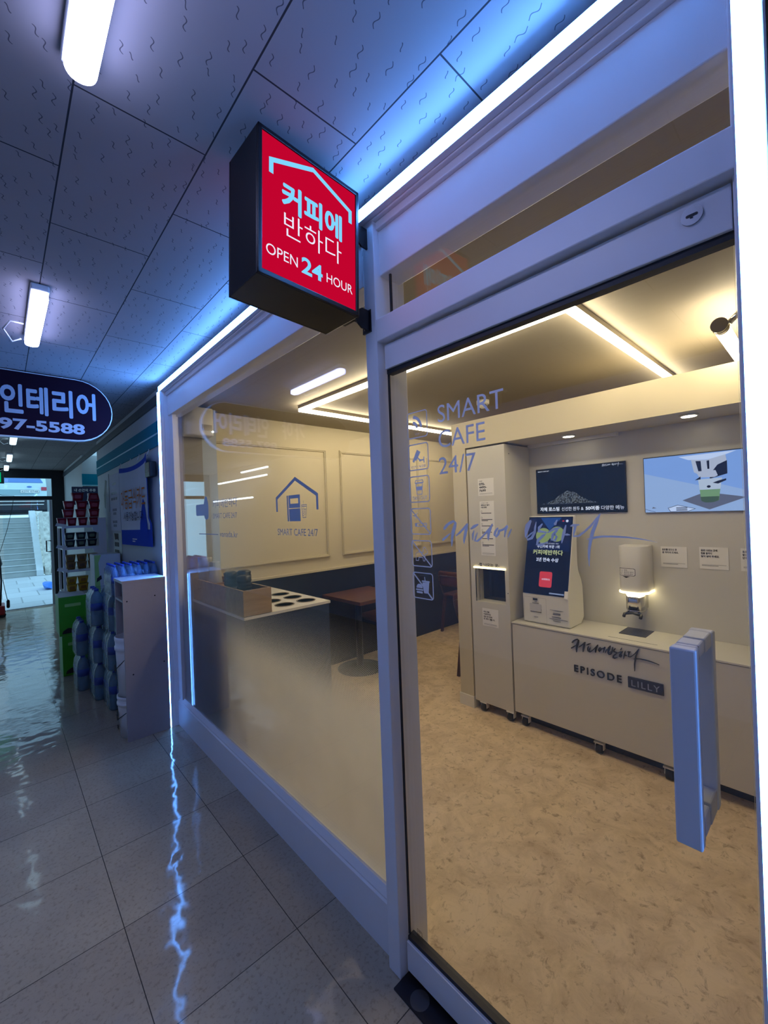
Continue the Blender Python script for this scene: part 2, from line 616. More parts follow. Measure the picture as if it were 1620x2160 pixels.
    def outline(s, poly, w, O, fr, closed=True):
        """flat line of width w along a polyline"""
        n = len(poly)
        U, V, N = fr
        O = V3(O) + s.lift(N)
        pts = [Vector(p) for p in poly]
        L, Rr = [], []
        for i, p in enumerate(pts):
            pa = pts[i - 1] if (closed or i > 0) else None
            pb = pts[(i + 1) % n] if (closed or i < n - 1) else None
            d0 = (p - pa).normalized() if pa is not None else (pb - p).normalized()
            d1 = (pb - p).normalized() if pb is not None else d0
            n0, n1 = Vector((-d0.y, d0.x)), Vector((-d1.y, d1.x))
            mt = (n0 + n1)
            mt = mt / max(mt.length, 1e-6)
            k = min(1.0 / max(mt.dot(n0), 0.3), 2.5) * w / 2
            L.append(p + mt * k)
            Rr.append(p - mt * k)
        vs = [O + U * q.x + V * q.y for q in L + Rr]
        fs = []
        for i in range(n if closed else n - 1):
            j = (i + 1) % n
            fs.append((i, j, n + j, n + i))
        return s.add(vs, fs)

    def build(s, name, mats, parent=None, bevel=0.0, seg=2, **tags):
        if not isinstance(mats, (list, tuple)):
            mats = [mats]
        off = Vector((0, 0, 0))
        p = parent
        while p is not None:
            off += p.location
            p = p.parent
        if parent is None and s.v:
            xs = [v.x for v in s.v]
            ys = [v.y for v in s.v]
            off = Vector(((min(xs) + max(xs)) / 2, (min(ys) + max(ys)) / 2, min(v.z for v in s.v)))
            if tags.get('kind') == 'structure':
                off = Vector((0, 0, 0))
        me = bpy.data.meshes.new(name)
        me.from_pydata([v - off for v in s.v], [], s.f)
        for m in mats:
            me.materials.append(m)
        for i, p in enumerate(me.polygons):
            p.material_index = s.mi[i]
            p.use_smooth = s.sm[i]
        me.update()
        bm = bmesh.new()
        bm.from_mesh(me)
        bmesh.ops.recalc_face_normals(bm, faces=bm.faces)
        bm.to_mesh(me)
        bm.free()
        ob = bpy.data.objects.new(name, me)
        COL.objects.link(ob)
        if parent is not None:
            ob.parent = parent
        else:
            ob.location = off
        if bevel > 0:
            bv = ob.modifiers.new('bevel', 'BEVEL')
            bv.width = bevel
            bv.segments = seg
            bv.limit_method = 'ANGLE'
            bv.angle_limit = math.radians(40)
        for k, v in tags.items():
            ob['category' if k == 'cat' else k] = v
        return ob


def thing(name, label, cat, loc=(0, 0, 0), group=None):
    o = bpy.data.objects.new(name, None)
    COL.objects.link(o)
    o.location = loc
    o.empty_display_size = 0.1
    o['label'] = label
    o['category'] = cat
    if group:
        o['group'] = group
    return o


def struct(name, loc=(0, 0, 0)):
    o = bpy.data.objects.new(name, None)
    COL.objects.link(o)
    o.location = loc
    o['kind'] = 'structure'
    return o


def dup(root, loc, label, rz=None):
    def cp(o, par):
        c = o.copy()
        COL.objects.link(c)
        c.parent = par
        for ch in o.children:
            cp(ch, c)
        return c
    r = cp(root, None)
    r.location = loc
    if rz is not None:
        r.rotation_euler = (0, 0, rz)
    r['label'] = label
    return r


def S(name, mat, *boxes, parent=None, bevel=0.0):
    m = MB()
    for b in boxes:
        m.box(*b)
    if parent is None:
        return m.build(name, mat, bevel=bevel, kind='structure')
    return m.build(name, mat, parent, bevel=bevel)


# ================================================================== SETTING
# corridor shell
S('floor', M_CFLOOR, (-1.8, 1.0, -2.2, 10.06, -0.05, 0.0))
S('ceiling', M_CEIL, (-1.8, 1.02, -2.2, 10.06, 2.52, 2.6))
S('wall_left', M_GREYWALL, (-1.9, -1.75, -2.2, 10.06, 0, 2.52))
S('wall_back', M_GREYWALL, (-1.75, 0.93, -2.3, -2.15, 0, 2.52))
# shop shell
S('floor.001', M_SFLOOR, (1.0, 5.3, -1.6, 3.6, -0.05, 0.0))
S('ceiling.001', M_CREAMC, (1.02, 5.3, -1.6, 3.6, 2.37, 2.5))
S('wall_near', M_CREAM, (1.0, 5.3, -1.7, -1.6, 0, 2.37))
S('wall_rear', M_CREAM, (5.3, 5.4, -1.6, 3.6, 0, 2.37))
S('wall_front', M_FRAME, (0.93, 1.0, -2.15, 0.055, 0, 2.52))
wf = S('wall_far', M_CREAM, (1.0, 5.3, 3.46, 3.6, 0, 2.37))
m = MB()
for a in (-0.106, 1.234, 2.585 - 0.0, 3.93):
    x0, x1, z0, z1 = max(a, 1.19), a + 1.19, 1.075, 2.15
    for (o_, w_, d_) in ((0.0, 0.03, 0.014), (0.008, 0.012, 0.022)):
        m.box(x0 + o_, x1 - o_, 3.46 - d_, 3.46, z0 + o_, z0 + o_ + w_)
        m.box(x0 + o_, x1 - o_, 3.46 - d_, 3.46, z1 - o_ - w_, z1 - o_)
        m.box(x0 + o_, x0 + o_ + w_, 3.46 - d_, 3.46, z0 + o_ + w_, z1 - o_ - w_)
        m.box(x1 - o_ - w_, x1 - o_, 3.46 - d_, 3.46, z0 + o_ + w_, z1 - o_ - w_)
m.build('moulding', M_CREAM, wf)
m = MB().box(1.19, 5.3, 3.445, 3.46, 0.0, 0.945)
m.box(1.19, 5.3, 3.43, 3.46, 0.70, 0.715)
m.build('wainscot', M_NAVY, wf)
MB().box(1.0, 5.3, 3.432, 3.46, 0.945, 0.965).build('wainscot_cap', M_CREAM, wf)
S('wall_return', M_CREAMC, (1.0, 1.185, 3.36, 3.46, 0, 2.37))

# storefront frame ---------------------------------------------------
S('trim_1', M_FRAME, (0.93, 1.02, 0.10, 3.31, 2.265, 2.41), (0.905, 1.02, 0.10, 3.31, 2.435, 2.46),
  (0.918, 1.02, 0.10, 3.31, 2.41, 2.435), (0.94, 1.02, 0.055, 3.36, 2.46, 2.52), bevel=0.003)
S('trim_2', M_FRAME, (0.905, 1.04, 0.988, 1.042, 0, 2.435), bevel=0.003)                 # mullion
S('trim_3', M_FRAME, (0.905, 1.0, 3.31, 3.36, 0, 2.46), (0.937, 0.965, 3.235, 3.31, 0.2, 2.265), bevel=0.003)
S('trim_4', M_FRAME, (0.905, 1.0, 0.10, 0.988, 2.045, 2.117), bevel=0.003)             # transom bar
S('trim_5', M_FRAME, (0.925, 1.0, 0.06, 0.108, 0, 2.41), bevel=0.003)                   # right jamb
m = MB()
m.prism([(0.93, 0.0), (0.93, 0.172), (0.936, 0.178), (0.936, 0.184), (0.95, 0.21), (1.0, 0.21), (1.0, 0.0)],
        (0, 1.042, 0), (UX, UZ, UY), -2.268)
m.build('baseboard_front', M_FRAME, kind='structure')
w1 = struct('window_1', (0.955, 2.17, 0.2))
MB().box(0.952, 0.958, 1.04, 3.31, 0.2, 2.27).build('glass_pane', M_GLASS, w1)
MB().add([(0.9592, 1.045, 0.205), (0.9592, 3.23, 0.205), (0.9592, 3.23, 1.13), (0.9592, 1.045, 1.13)],
         [(0, 1, 2, 3)]).build('frosted_film', M_FILM, w1)
w2 = struct('window_2', (0.955, 0.55, 2.11))
MB().box(0.952, 0.958, 0.108, 0.957, 2.112, 2.27).build('glass_pane', M_GLASS, w2)
MB().box(0.945, 0.951, 0.955, 0.962, 2.117, 2.265).build('gasket', M_DARK, w2)
# plain board that closes the space over the shop ceiling behind the fanlight
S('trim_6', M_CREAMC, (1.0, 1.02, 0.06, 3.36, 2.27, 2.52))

# window logos: house with drinks machine, and the cup mark
P1 = (0.9515, 0, 0)


def yz(lst):
    return [(-y, z) for y, z in lst]


m = MB()
m.outline(yz([(1.767, 1.52), (1.767, 1.582), (1.599, 1.66), (1.432, 1.582), (1.432, 1.521)]), 0.015, P1, FACE_IN, False)
m.flat(yz([(1.675, 1.59), (1.664, 1.59), (1.661, 1.475), (1.673, 1.475)]), P1, FACE_IN)
for q in ([(1.659, 1.59), (1.645, 1.59), (1.645, 1.533), (1.658, 1.533)], [(1.645, 1.59), (1.563, 1.59), (1.563, 1.575), (1.645, 1.575)],
          [(1.645, 1.552), (1.563, 1.552), (1.563, 1.533), (1.645, 1.533)], [(1.578, 1.577), (1.563, 1.577), (1.563, 1.55), (1.578, 1.55)],
          [(1.658, 1.53), (1.563, 1.53), (1.563, 1.475), (1.656, 1.475)]):
    m.flat(yz(q), P1, FACE_IN)
m.outline(yz([(1.553, 1.544), (1.512, 1.544), (1.520, 1.490), (1.545, 1.490)]), 0.0025, P1, FACE_IN)
m.outline(yz([(1.552, 1.537), (1.513, 1.537)]), 0.0025, P1, FACE_IN, False)
m.outline(yz([(1.551, 1.526), (1.514, 1.526)]), 0.0018, P1, FACE_IN, False)
m.outline(yz([(1.538, 1.562), (1.533, 1.526)]), 0.0018, P1, FACE_IN, False)
for (a, b) in ((1.541, 1.514), (1.528, 1.508), (1.54, 1.502), (1.527, 1.520)):
    m.outline([(-a + u, b + v) for u, v in circ(0.005, 8)], 0.0015, P1, FACE_IN)
m.build('house_icon', M_VINYL2, w1)
m = MB()
m.text('SMART CAFE 24/7', (0.9515, 1.768, 1.412), FACE_IN, 0.332, 0.030)
m.text('커피에반하다', (0.9515, 2.558, 1.562), FACE_IN, 0.35, 0.052)
m.text('SMART CAFE 24/7', (0.9515, 2.56, 1.50), FACE_IN, 0.345, 0.030)
m.build('lettering', M_VINYL2, w1)
m = MB()
m.flat(yz([(2.81, 1.407), (2.49, 1.407), (2.49, 1.402), (2.81, 1.402)]), P1, FACE_IN)
m.text('vanada.kr', (0.9515, 2.463, 1.392), FACE_IN, 0.25, 0.033)
m.build('lettering', M_VINYL2, w1)
m = MB()
m.flat(rrect(0.17, 0.072, 0.012, 4, -2.765, 1.557), P1, FACE_IN)
m.flat(rrect(0.075, 0.125, 0.03, 5, -2.668, 1.558), (0.9513, 0, 0), FACE_IN)
m.flat(circ(0.028, 16, -2.668, 1.612), (0.9511, 0, 0), FACE_IN)
m.build('cup_mark', M_VINYL2, w1, label='blue machine mark beside the shop name on the glass')

# door -----------------------------------------------------------------
d1 = struct('door_1', (0.95, 0.54, 0.0))
m = MB().box(0.93, 0.972, 0.110, 0.980, 1.960, 2.038)
m.box(0.93, 0.972, 0.110, 0.980, 0.022, 0.115)
m.build('door_rail', M_FRAME, d1, bevel=0.002)
m = MB().box(0.938, 0.964, 0.110, 0.980, 1.946, 1.960)
m.box(0.938, 0.964, 0.110, 0.980, 0.115, 0.128).box(0.944, 0.9475, 0.976, 0.984, 0.128, 1.95)
m.build('gasket', M_DARK, d1)
MB().box(0.946, 0.954, 0.112, 0.975, 0.126, 1.948).build('door_glass', M_GLASS, d1)
m = MB().prism(circ(0.0165, 24), (0.926, 0.165, 2.010), FACE_IN, 0.006)
lk = m.build('lock', M_ALU, d1, label='round steel lock')
MB().prism(rrect(0.018, 0.005, 0.002, 2), (0.9255, 0.165, 2.010), FACE_IN, 0.002).box(0.9245, 0.926, 0.1635, 0.1675, 2.005, 2.011).build('keyhole', M_DARK, lk)
# pull handle, outside and inside grip
m = MB()
for x0, x1 in ((0.868, 0.890), (1.010, 1.032)):
    m.box(x0, x1, 0.172, 0.211, 0.897, 1.243)
for z0, z1 in ((0.897, 0.938), (1.216, 1.243)):
    m.box(0.890, 0.903, 0.174, 0.209, z0, z1).box(0.906, 0.946, 0.174, 0.209, z0 + 0.004, z1).box(0.954, 1.010, 0.174, 0.209, z0, z1)
m.box(0.908, 0.944, 0.200, 0.209, 0.938, 1.216)
hd = m.build('door_handle', pbr('satin_white_metal', (200, 206, 216), 0.5, 0.0), d1, bevel=0.003)
m = MB()
for z0, z1 in ((0.897, 0.93), (1.218, 1.241)):
    m.box(0.902, 0.907, 0.175, 0.208, z0, z1)
m.build('spacer', M_DARK, hd)
# door decals
P2 = 0.9445
m = MB()
for i in range(6):
    zc = 1.7625 - i * 0.0982
    m.outline([(u - 0.8635, v + zc) for u, v in rrect(0.080, 0.078, 0.008, 4)], 0.0032, (P2, 0, 0), FACE_IN)


def icon(i, pts, w, closed=True):
    zc = 1.7625 - i * 0.0982
    m.outline([(-0.8635 + u / 1000, zc + v / 1000) for u, v in pts], w, (P2, 0, 0), FACE_IN, closed)


def iconf(i, pts):
    zc = 1.7625 - i * 0.0982
    m.flat([(-0.8635 + u / 1000, zc + v / 1000) for u, v in pts], (P2, 0, 0), FACE_IN)


def arc(cx, cy, r, a0, a1, n=10):
    return [(cx + r * math.cos(math.radians(a0 + (a1 - a0) * k / n)), cy + r * math.sin(math.radians(a0 + (a1 - a0) * k / n))) for k in range(n + 1)]


icon(0, arc(-20, -11, 36, 2, 82), 0.009, False)
icon(0, arc(-20, -11, 19, 2, 82), 0.009, False)
iconf(0, [(-20, -11), (-12, -11), (-20, -3)])
m.text('WiFi', (P2, 0.8735, 1.731), FACE_IN, 0.020, 0.006)
iconf(1, [(-20, -4), (-8, -12), (10, 14), (-4, 22)])
iconf(1, [(-24, -12), (-18, -16), (-13, -9), (-21, -5)])
icon(1, [(-2, -2), (6, -10)], 0.004, False)
iconf(1, circ(4, 10, 7, -11))
icon(1, [(10, -11), (22, -11)], 0.004, False)
icon(1, [(23, -2), (23, -20)], 0.004, False)
m.text('CCTV 녹화중', (P2, 0.8935, 1.6308), FACE_IN, 0.060, 0.0085, bold=0.01)
icon(2, [(-14, 18), (14, 18), (10, -16), (-10, -16)], 0.0022)
icon(2, [(-17, 20), (17, 20), (14, 27), (-14, 27)], 0.0022)
iconf(2, [(-12, 8), (12, 8), (11, -4), (-11, -4)])
m.text('TAKE OUT', (P2, 0.8935, 1.5335), FACE_IN, 0.060, 0.011, bold=0.006)
icon(3, [(-38, 37), (38, -37)], 0.004, False)
icon(3, [(-22, -6), (24, -6), (24, -15), (-22, -15)], 0.0022)
iconf(3, [(-22, -6), (-14, -6), (-14, -15), (-22, -15)])
icon(3, arc(-30, 6, 12, 0, 90) + arc(-10, 18, 8, 180, 90, 4), 0.0022, False)
icon(4, [(-38, 37), (38, -37)], 0.004, False)
icon(4, [(-24, -22), (-24, -2), (-18, 4), (6, 4), (8, 18), (14, 20), (24, 8), (24, 2), (14, -2), (12, -22), (6, -22), (4, -12), (-12, -12), (-14, -22)], 0.0022)
icon(5, [(-38, 37), (38, -37)], 0.005, False)
iconf(5, [(-2, 10), (26, 12), (22, -22), (4, -22)])
iconf(5, rrect(32, 5, 2, 3, 12, 14))
icon(5, [(10, 16), (8, 28)], 0.003, False)
iconf(5, arc(-14, -8, 13, 0, 180))
iconf(5, rrect(30, 5, 2, 3, -14, -13))
iconf(5, rrect(26, 6, 3, 3, -14, -21))
m.build('notice_icons', M_VINYL, d1, label='column of six square vinyl icons on the door glass')
m = MB()
m.text('SMART', (P2, 0.7815, 1.7525), FACE_IN, 0.2155, 0.050, bold=0.0)
m.text('CAFE', (P2, 0.7815, 1.679), FACE_IN, 0.158, 0.050, bold=0.0)
m.text('24/7', (P2, 0.7835, 1.603), FACE_IN, 0.128, 0.049, bold=0.0)
LOGO = [[(17,85,8.2),(27,95,8.9),(38,102,8.0),(51,107,7.1),(58,103,7.9),(55,91,11.1),(49,77,11.9),(45,63,9.6),(43,50,7.2),(42,36,1.9)],[(10,53,7.4),(24,62,6.8),(39,73,1.9)],[(58,66,3.9),(72,75,6.2),(86,87,6.1),(98,99,4.5)],[(99,99,6.1),(94,84,9.9),(90,70,9.2),(86,56,6.9),(85,45,2.3)],[(110,86,4.5),(121,92,8.9),(134,98,3.7)],[(120,81,2.2),(116,71,6.0),(115,61,4.2),(115,54,1.5)],[(131,76,2.2),(125,64,5.2),(122,53,5.9),(130,53,5.9),(145,64,4.6),(161,79,5.0),(178,98,3.5)],[(178,98,4.2),(171,86,7.7),(165,71,7.8),(164,61,6.4),(164,56,2.1)],[(194,88,4.1),(186,79,6.9),(183,70,6.9),(188,66,6.2),(195,73,6.9),(197,81,6.9),(206,83,5.4),(216,88,6.0),(221,94,5.3)],[(221,93,6.7),(216,82,6.0),(212,65,2.0)],[(233,86,2.0),(227,76,5.0),(222,64,2.0)],[(285,106,5.5),(277,94,12.2),(273,82,10.0),(270,66,2.7)],[(299,103,1.7),(296,90,4.8),(294,77,5.5),(286,64,6.6),(275,60,4.5),(273,65,3.6),(285,75,3.5),(294,81,2.2)],[(314,98,3.0),(306,89,6.5),(304,81,6.9),(324,78,4.2),(315,70,6.4),(302,59,6.9),(299,49,6.5),(309,48,6.0),(326,56,1.7)],[(350,107,2.5),(345,97,6.2)],[(327,78,2.5),(342,86,6.2),(356,89,3.0)],[(350,85,5.1),(339,72,7.3),(336,61,6.2),(344,60,5.4),(348,69,4.9),(343,74,3.3)],[(370,95,2.4),(365,78,7.0),(361,64,5.1),(359,54,1.6)],[(366,73,1.6),(372,74,5.0),(379,73,1.0)],[(381,93,3.0),(387,95,5.9),(400,96,2.3)],[(391,93,6.8),(388,80,4.3),(386,70,3.9),(398,71,4.3),(411,81,4.2),(425,94,4.7),(444,119,1.5)],[(445,120,1.5),(436,100,6.5),(428,81,7.5),(423,62,6.6),(419,42,5.7),(418,23,3.8),(418,5,0.9)],[(415,64,1.9),(427,67,5.2),(447,71,4.0),(471,71,4.4),(496,70,3.4),(520,67,2.5),(535,64,1.3),(548,61,0.5)]]
m.build('lettering', M_VINYL, d1, label='three lines of pale blue vinyl letters on the door glass')
m = MB()
for st in LOGO:
    m.stroke(st, (P2, 0.79, 1.36), FACE_IN, 0.001)
m.build('brush_script', M_VINYL, d1, label='pale blue vinyl brush script on the door glass')
m = MB()
m.outline(rrect(0.020, 0.022, 0.002, 2, -0.934, 0.16), 0.0015, (P2, 0, 0), FACE_IN)
m.outline([(-0.941, 0.166), (-0.928, 0.166)], 0.002, (P2, 0, 0), FACE_IN, False)
m.outline([(-0.941, 0.158), (-0.934, 0.158)], 0.002, (P2, 0, 0), FACE_IN, False)
m.build('glass_maker_mark', pbr('brown_ink', (70, 40, 34), 0.6), d1)
# floor plate of the door closer
m = MB().box(0.872, 1.0, 0.10, 0.985, 0.0, 0.006)
fp = m.build('trim_7', pbr('dark_bronze_plate', (44, 44, 52), 0.3, 0.6, var=0.2, scale=12), kind='structure')
MB().prism(circ(0.03, 24), (0.905, 0.905, 0.0062), (UX, UY, UZ), 0.003).build('pivot_cover', M_STEEL, fp)

# light strips around the storefront ----------------------------------
def strip(label, chan, face, lip=None):
    t = thing('led_strip', label, 'light strip', ((chan[0] + chan[1]) / 2, (chan[2] + chan[3]) / 2, chan[4]), 'light strips framing the shop front')
    m = MB().box(*chan)
    if lip:
        m.box(*lip)
    m.build('channel', M_FRAME, t)
    MB().box(*face).build('diffuser', M_LED, t)
    return t


strip('long glowing strip under the corridor ceiling over the shop front', (0.884, 0.904, 0.10, 3.345, 2.440, 2.478), (0.881, 0.884, 0.064, 3.345, 2.442, 2.476))
strip('glowing upright strip at the right edge of the picture beside the glass door', (0.884, 0.904, 0.060, 0.100, 0.0, 2.478), (0.881, 0.884, 0.0635, 0.0965, 0.0, 2.441), (0.8806, 0.884, 0.0968, 0.100, 0.0, 2.440))  # narrow lip added to keep the strip's light off the door handle
strip('glowing upright strip at the far end of the shop front beside the grey shelf', (0.884, 0.904, 3.312, 3.39, 0.0, 2.440), (0.881, 0.884, 3.3155, 3.385, 0.0, 2.441), (0.8806, 0.884, 3.312, 3.315, 0.0, 2.440))

# ================================================================== SHOP INTERIOR
# booth frame for the machines
bf = S('trim_8', M_CREAM, (2.60, 2.98, 1.900, 2.020, 0, 2.155), (2.60, 2.98, -1.6, 1.900, 1.958, 2.155))
MB().box(2.592, 2.988, 1.895, 2.028, 0, 0.085).build('baseboard', M_MACH2, bf)
m = MB().box(2.915, 2.948, 0.95, 1.56, 1.935, 1.957)
m.build('service_panel', M_MACH2, bf)
S('wall_machine', M_MACH, (2.95, 2.98, -1.6, 1.9, 0, 1.958))


def downlight(y, x, label):
    t = thing('downlight', label, 'ceiling light', (x, y, 1.95), 'downlights over the machines')
    MB().lathe([(0.040, 0.0), (0.044, 0.004), (0.044, 0.008)], (x, y, 1.949), 24).build('trim_ring', M_MACH2, t)
    MB().prism(circ(0.034, 24), (x, y, 1.948), (UX, UY, UZ), -0.001).build('lens', emit('downlight_lens', (1.0, 0.9, 0.7), 22.0, True), t)


downlight(1.19, 2.765, 'round downlight over the order kiosk')
downlight(0.53, 2.72, 'round downlight over the bright coffee machine screen')

# tall cup cabinet ------------------------------------------------------
def caster(x, y, par, mt=None):
    m = MB().box(x - 0.004, x + 0.03, y - 0.030, y - 0.025, 0.022, 0.066).box(x - 0.004, x + 0.03, y + 0.015, y + 0.020, 0.022, 0.066)
    m.box(x - 0.012, x + 0.034, y - 0.034, y + 0.024, 0.058, 0.068)
    c = m.build('caster', M_MACH2, par, bevel=0.003)
    MB().cyl((x + 0.008, y - 0.022, 0.027), (x + 0.008, y + 0.012, 0.027), 0.027, n=20).build('wheel', M_RUBBER, c)


def notice_part(par, x, y0, y1, z0, z1, lines, label, foot=2):
    p = MB().box(x - 0.0015, x, y1, y0, z0, z1).build('notice', M_PAPER, par, label=label)
    m = MB()
    for (t_, du, z, w, h, bo) in lines:
        m.text(t_, (x - 0.0019, y0 - du, z), FACE_IN, w, h, bold=bo)
    W = y0 - y1
    for k in range(foot):
        m.box(x - 0.0019, x - 0.0015, y1 + W * 0.1, y0 - W * 0.08 - (0 if k == 0 else 0), z0 + 0.011 + 0.006 * (1 - k), z0 + 0.0122 + 0.006 * (1 - k))
    m.build('lettering', M_INK, p)
    return p


tc = thing('cup_dispenser_cabinet', 'tall off-white cup cabinet on casters with black window between pillar and kiosk', 'cabinet', (2.77, 1.73, 0))
m = MB().box(2.602, 2.94, 1.570, 1.888, 0.068, 1.076)
m = MB()
m.box(2.602, 2.945, 1.570, 1.888, 1.058, 1.945).box(2.602, 2.945, 1.570, 1.888, 0.068, 0.815)
m.box(2.602, 2.945, 1.570, 1.600, 0.815, 1.058).box(2.602, 2.945, 1.846, 1.888, 0.815, 1.058)
m.build('body', M_MACH, tc)
m = MB().box(2.70, 2.705, 1.600, 1.846, 0.815, 1.058)
m.build('window', pbr('black_glass', (10, 14, 22), 0.12), tc)
MB().box(2.6, 2.606, 1.842, 1.847, 0.815, 1.058).box(2.63, 2.634, 1.832, 1.842, 0.818, 1.055).build('window_edge', M_CHROME, tc)
MB().box(2.592, 2.603, 1.592, 1.856, 1.061, 1.072).build('light_bar', M_LEDIN2, tc, label='glowing light bar')
m = MB().text('-컵 나오는 곳-', (2.6015, 1.820, 1.078), FACE_IN, 0.178, 0.022, bold=0.03)
m.build('lettering', M_INK, tc)
MB().cyl((2.603, 1.580, 0.90), (2.600, 1.580, 0.90), 0.004, n=10).build('screw', M_STEEL, tc)
MB().cyl((2.66, 1.571, 1.88), (2.66, 1.568, 1.88), 0.004, n=10).build('screw', M_STEEL, tc)
notice_part(tc, 2.602, 1.795, 1.662, 1.592, 1.717, [('고객센터', 0.010, 1.695, 0.028, 0.008, 0.02), ('070-', 0.010, 1.668, 0.050, 0.019, 0.04), ('4493-', 0.010, 1.645, 0.064, 0.018, 0.04), ('7699', 0.010, 1.621, 0.056, 0.018, 0.04)], 'square paper notice with a phone number')
ln = [('에피소드 릴리', 0.012, 1.518, 0.070, 0.011, 0.04), ('이용 방법', 0.012, 1.502, 0.046, 0.011, 0.04), ('스마트 카페', 0.012, 1.536, 0.06, 0.006, 0.01)]
for k in range(6):
    pass
nt = notice_part(tc, 2.602, 1.787, 1.666, 1.157, 1.552, ln, 'long paper notice with six steps')
m = MB()
for k in range(6):
    m.box(2.5999, 2.6004, 1.775 - 0.085 - 0.006 * (k % 3), 1.775, 1.462 - 0.046 * k, 1.467 - 0.046 * k)
    if k % 2:
        m.box(2.5999, 2.6004, 1.775 - 0.055, 1.775, 1.454 - 0.046 * k, 1.458 - 0.046 * k)
m.build('small_print', M_INK, nt)
for k in range(6):
    m = MB()
    m.outline([(-1.772 + u, 1.478 - 0.046 * k + v) for u, v in rrect(0.010, 0.012, 0.003, 2)], 0.0014, (2.6001, 0, 0), FACE_IN)
    m.build('step_icon', M_INK, nt)
notice_part(tc, 2.602, 1.797, 1.665, 0.641, 0.769, [('여러 잔을', 0.010, 0.738, 0.048, 0.012, 0.03), ('이용하셔도', 0.010, 0.721, 0.062, 0.012, 0.03), ('컵은 한 잔에', 0.010, 0.703, 0.070, 0.012, 0.03), ('한 개씩 나옵니다.', 0.010, 0.686, 0.094, 0.012, 0.03)], 'paper notice under the black window')
for (x, y) in ((2.612, 1.825), (2.612, 1.605), (2.90, 1.82), (2.90, 1.61)):
    caster(x, y, tc)

# machine counter ---------------------------------------------------------
ct = thing('machine_counter', 'long off-white counter on casters with black brush script on its front', 'counter', (2.77, 0.3, 0))
m = MB().box(2.602, 2.945, -1.3, 1.558, 0.085, 0.694)
m.build('body', M_MACH, ct, bevel=0.002)
m = MB().box(2.598, 2.948, -1.3, 1.560, 0.697, 0.707)
m.build('top', M_MACH, ct, bevel=0.0015)
MB().box(2.604, 2.945, -1.3, 1.556, 0.694, 0.697).build('shadow_gap', M_DARK, ct)
MB().box(2.70, 2.71, -1.3, 1.55, 0.0, 0.085).build('recessed_plinth', pbr('dark_plinth', (40, 44, 52), 0.6), ct)
m = MB().box(2.765, 2.935, 0.786, 0.930, 0.707, 0.709)
dg_ = m.build('drain_grille', M_STEEL, ct, label='dark steel drip grille')
m = MB()
for k in range(17):
    y = 0.792 + k * 0.0085
    m.box(2.770, 2.930, y, y + 0.0035, 0.709, 0.7105)
m.build('grille_bars', pbr('grille_bar_steel', (120, 120, 124), 0.3, 0.8), dg_)
MB().box(2.66, 2.663, 0.70, 0.955, 0.707, 0.7078).build('groove', M_DARK, ct)
m = MB()
for st in LOGO:
    m.stroke([(u * (0.83 if u > 0 else 1) - (0.0 if u < 260 else 26), v * 1.02 - (0 if u < 260 else 0), w * 0.85) for u, v, w in st], (2.593, 1.158, 0.5565 - 0.005), FACE_IN, 0.00112, 0.008)
m.build('lettering', M_INK, ct, label='raised black brush script letters')
m = MB().text('EPISODE', (2.593, 1.136, 0.470), FACE_IN, 0.268, 0.042, bold=0.008, thick=0.008, space=1.3)
m.build('lettering', M_INK, ct, label='raised black block letters')
pl_ = MB().box(2.592, 2.602, 0.662, 0.834, 0.459, 0.519).build('name_plate', pbr('navy_plate', (20, 28, 50), 0.35), ct)
MB().text('LILLY', (2.5915, 0.816, 0.471), FACE_IN, 0.138, 0.034, bold=0.0, space=1.25).build('lettering', pbr('grey_letter', (150, 154, 166), 0.4), pl_)
for y in (1.50, 1.02, 0.66, -0.2):
    caster(2.625, y, ct)

# order kiosk -----------------------------------------------------------------
kk = thing('order_kiosk', 'white desktop order kiosk with tall dark touch screen on the counter', 'kiosk', (2.78, 1.34, 0.707))
prof = [(2.662, 0.718), (2.672, 0.7085), (2.845, 0.7085), (2.892, 0.745), (2.885, 0.955), (2.868, 1.00), (2.826, 1.065), (2.816, 1.12), (2.822, 1.424), (2.812, 1.432), (2.792, 1.432), (2.6595, 0.905)]
m = MB().prism(prof, (0, 1.184, 0), (UX, UZ, UY), -0.318)
kb = m.build('body', M_MACH2, kk, bevel=0.006, seg=3)
kd = Vector((0.1325, 0, 0.527)).normalized()
KF = (-UY, kd, (-UY).cross(kd))
KO = Vector((2.6595, 1.502, 0.905))


def kpt(u, v, out=0.0):
    return KO - UY * u + kd * v + KF[2] * out


N_out = KF[2] if KF[2].x < 0 else -KF[2]
KF = (-UY, kd, N_out)
SW, SH = 0.318, 0.541
m = MB().prism([(0.004, 0.003), (SW - 0.006, 0.003), (SW - 0.006, SH - 0.006), (0.004, SH - 0.006)], KO + N_out * 0.004, KF, 0.005)
ks = m.build('screen', emit('screen_dark_blue', (9, 17, 40), 0.8), kk)
m = MB()
m.mat(0).flat([(0.012, 0.30), (SW - 0.014, 0.30), (SW - 0.014, SH - 0.014), (0.012, SH - 0.014)], KO + N_out * 0.0045, KF)
m.mat(1).flat([(0.09, SH - 0.012), (0.16, SH - 0.10), (0.24, SH - 0.012)], KO + N_out * 0.0048, KF)
m.mat(2).flat(circ(0.052, 28, 0.118, 0.405, 0.052), KO + N_out * 0.0051, KF).flat(circ(0.052, 28, 0.212, 0.415, 0.052), KO + N_out * 0.0051, KF)
m.mat(3).text('무인카페 부문 1위', KO + N_out * 0.0051 - UY * 0.082 + kd * 0.318, KF, 0.155, 0.021, bold=0.02)
m.mat(3).text('대한민국 퍼스트브랜드 대상', KO + N_out * 0.0051 - UY * 0.10 + kd * 0.345, KF, 0.13, 0.010)
m.mat(4).text('커피에반하다', KO + N_out * 0.0051 - UY * 0.055 + kd * 0.272, KF, 0.208, 0.034, bold=0.02)
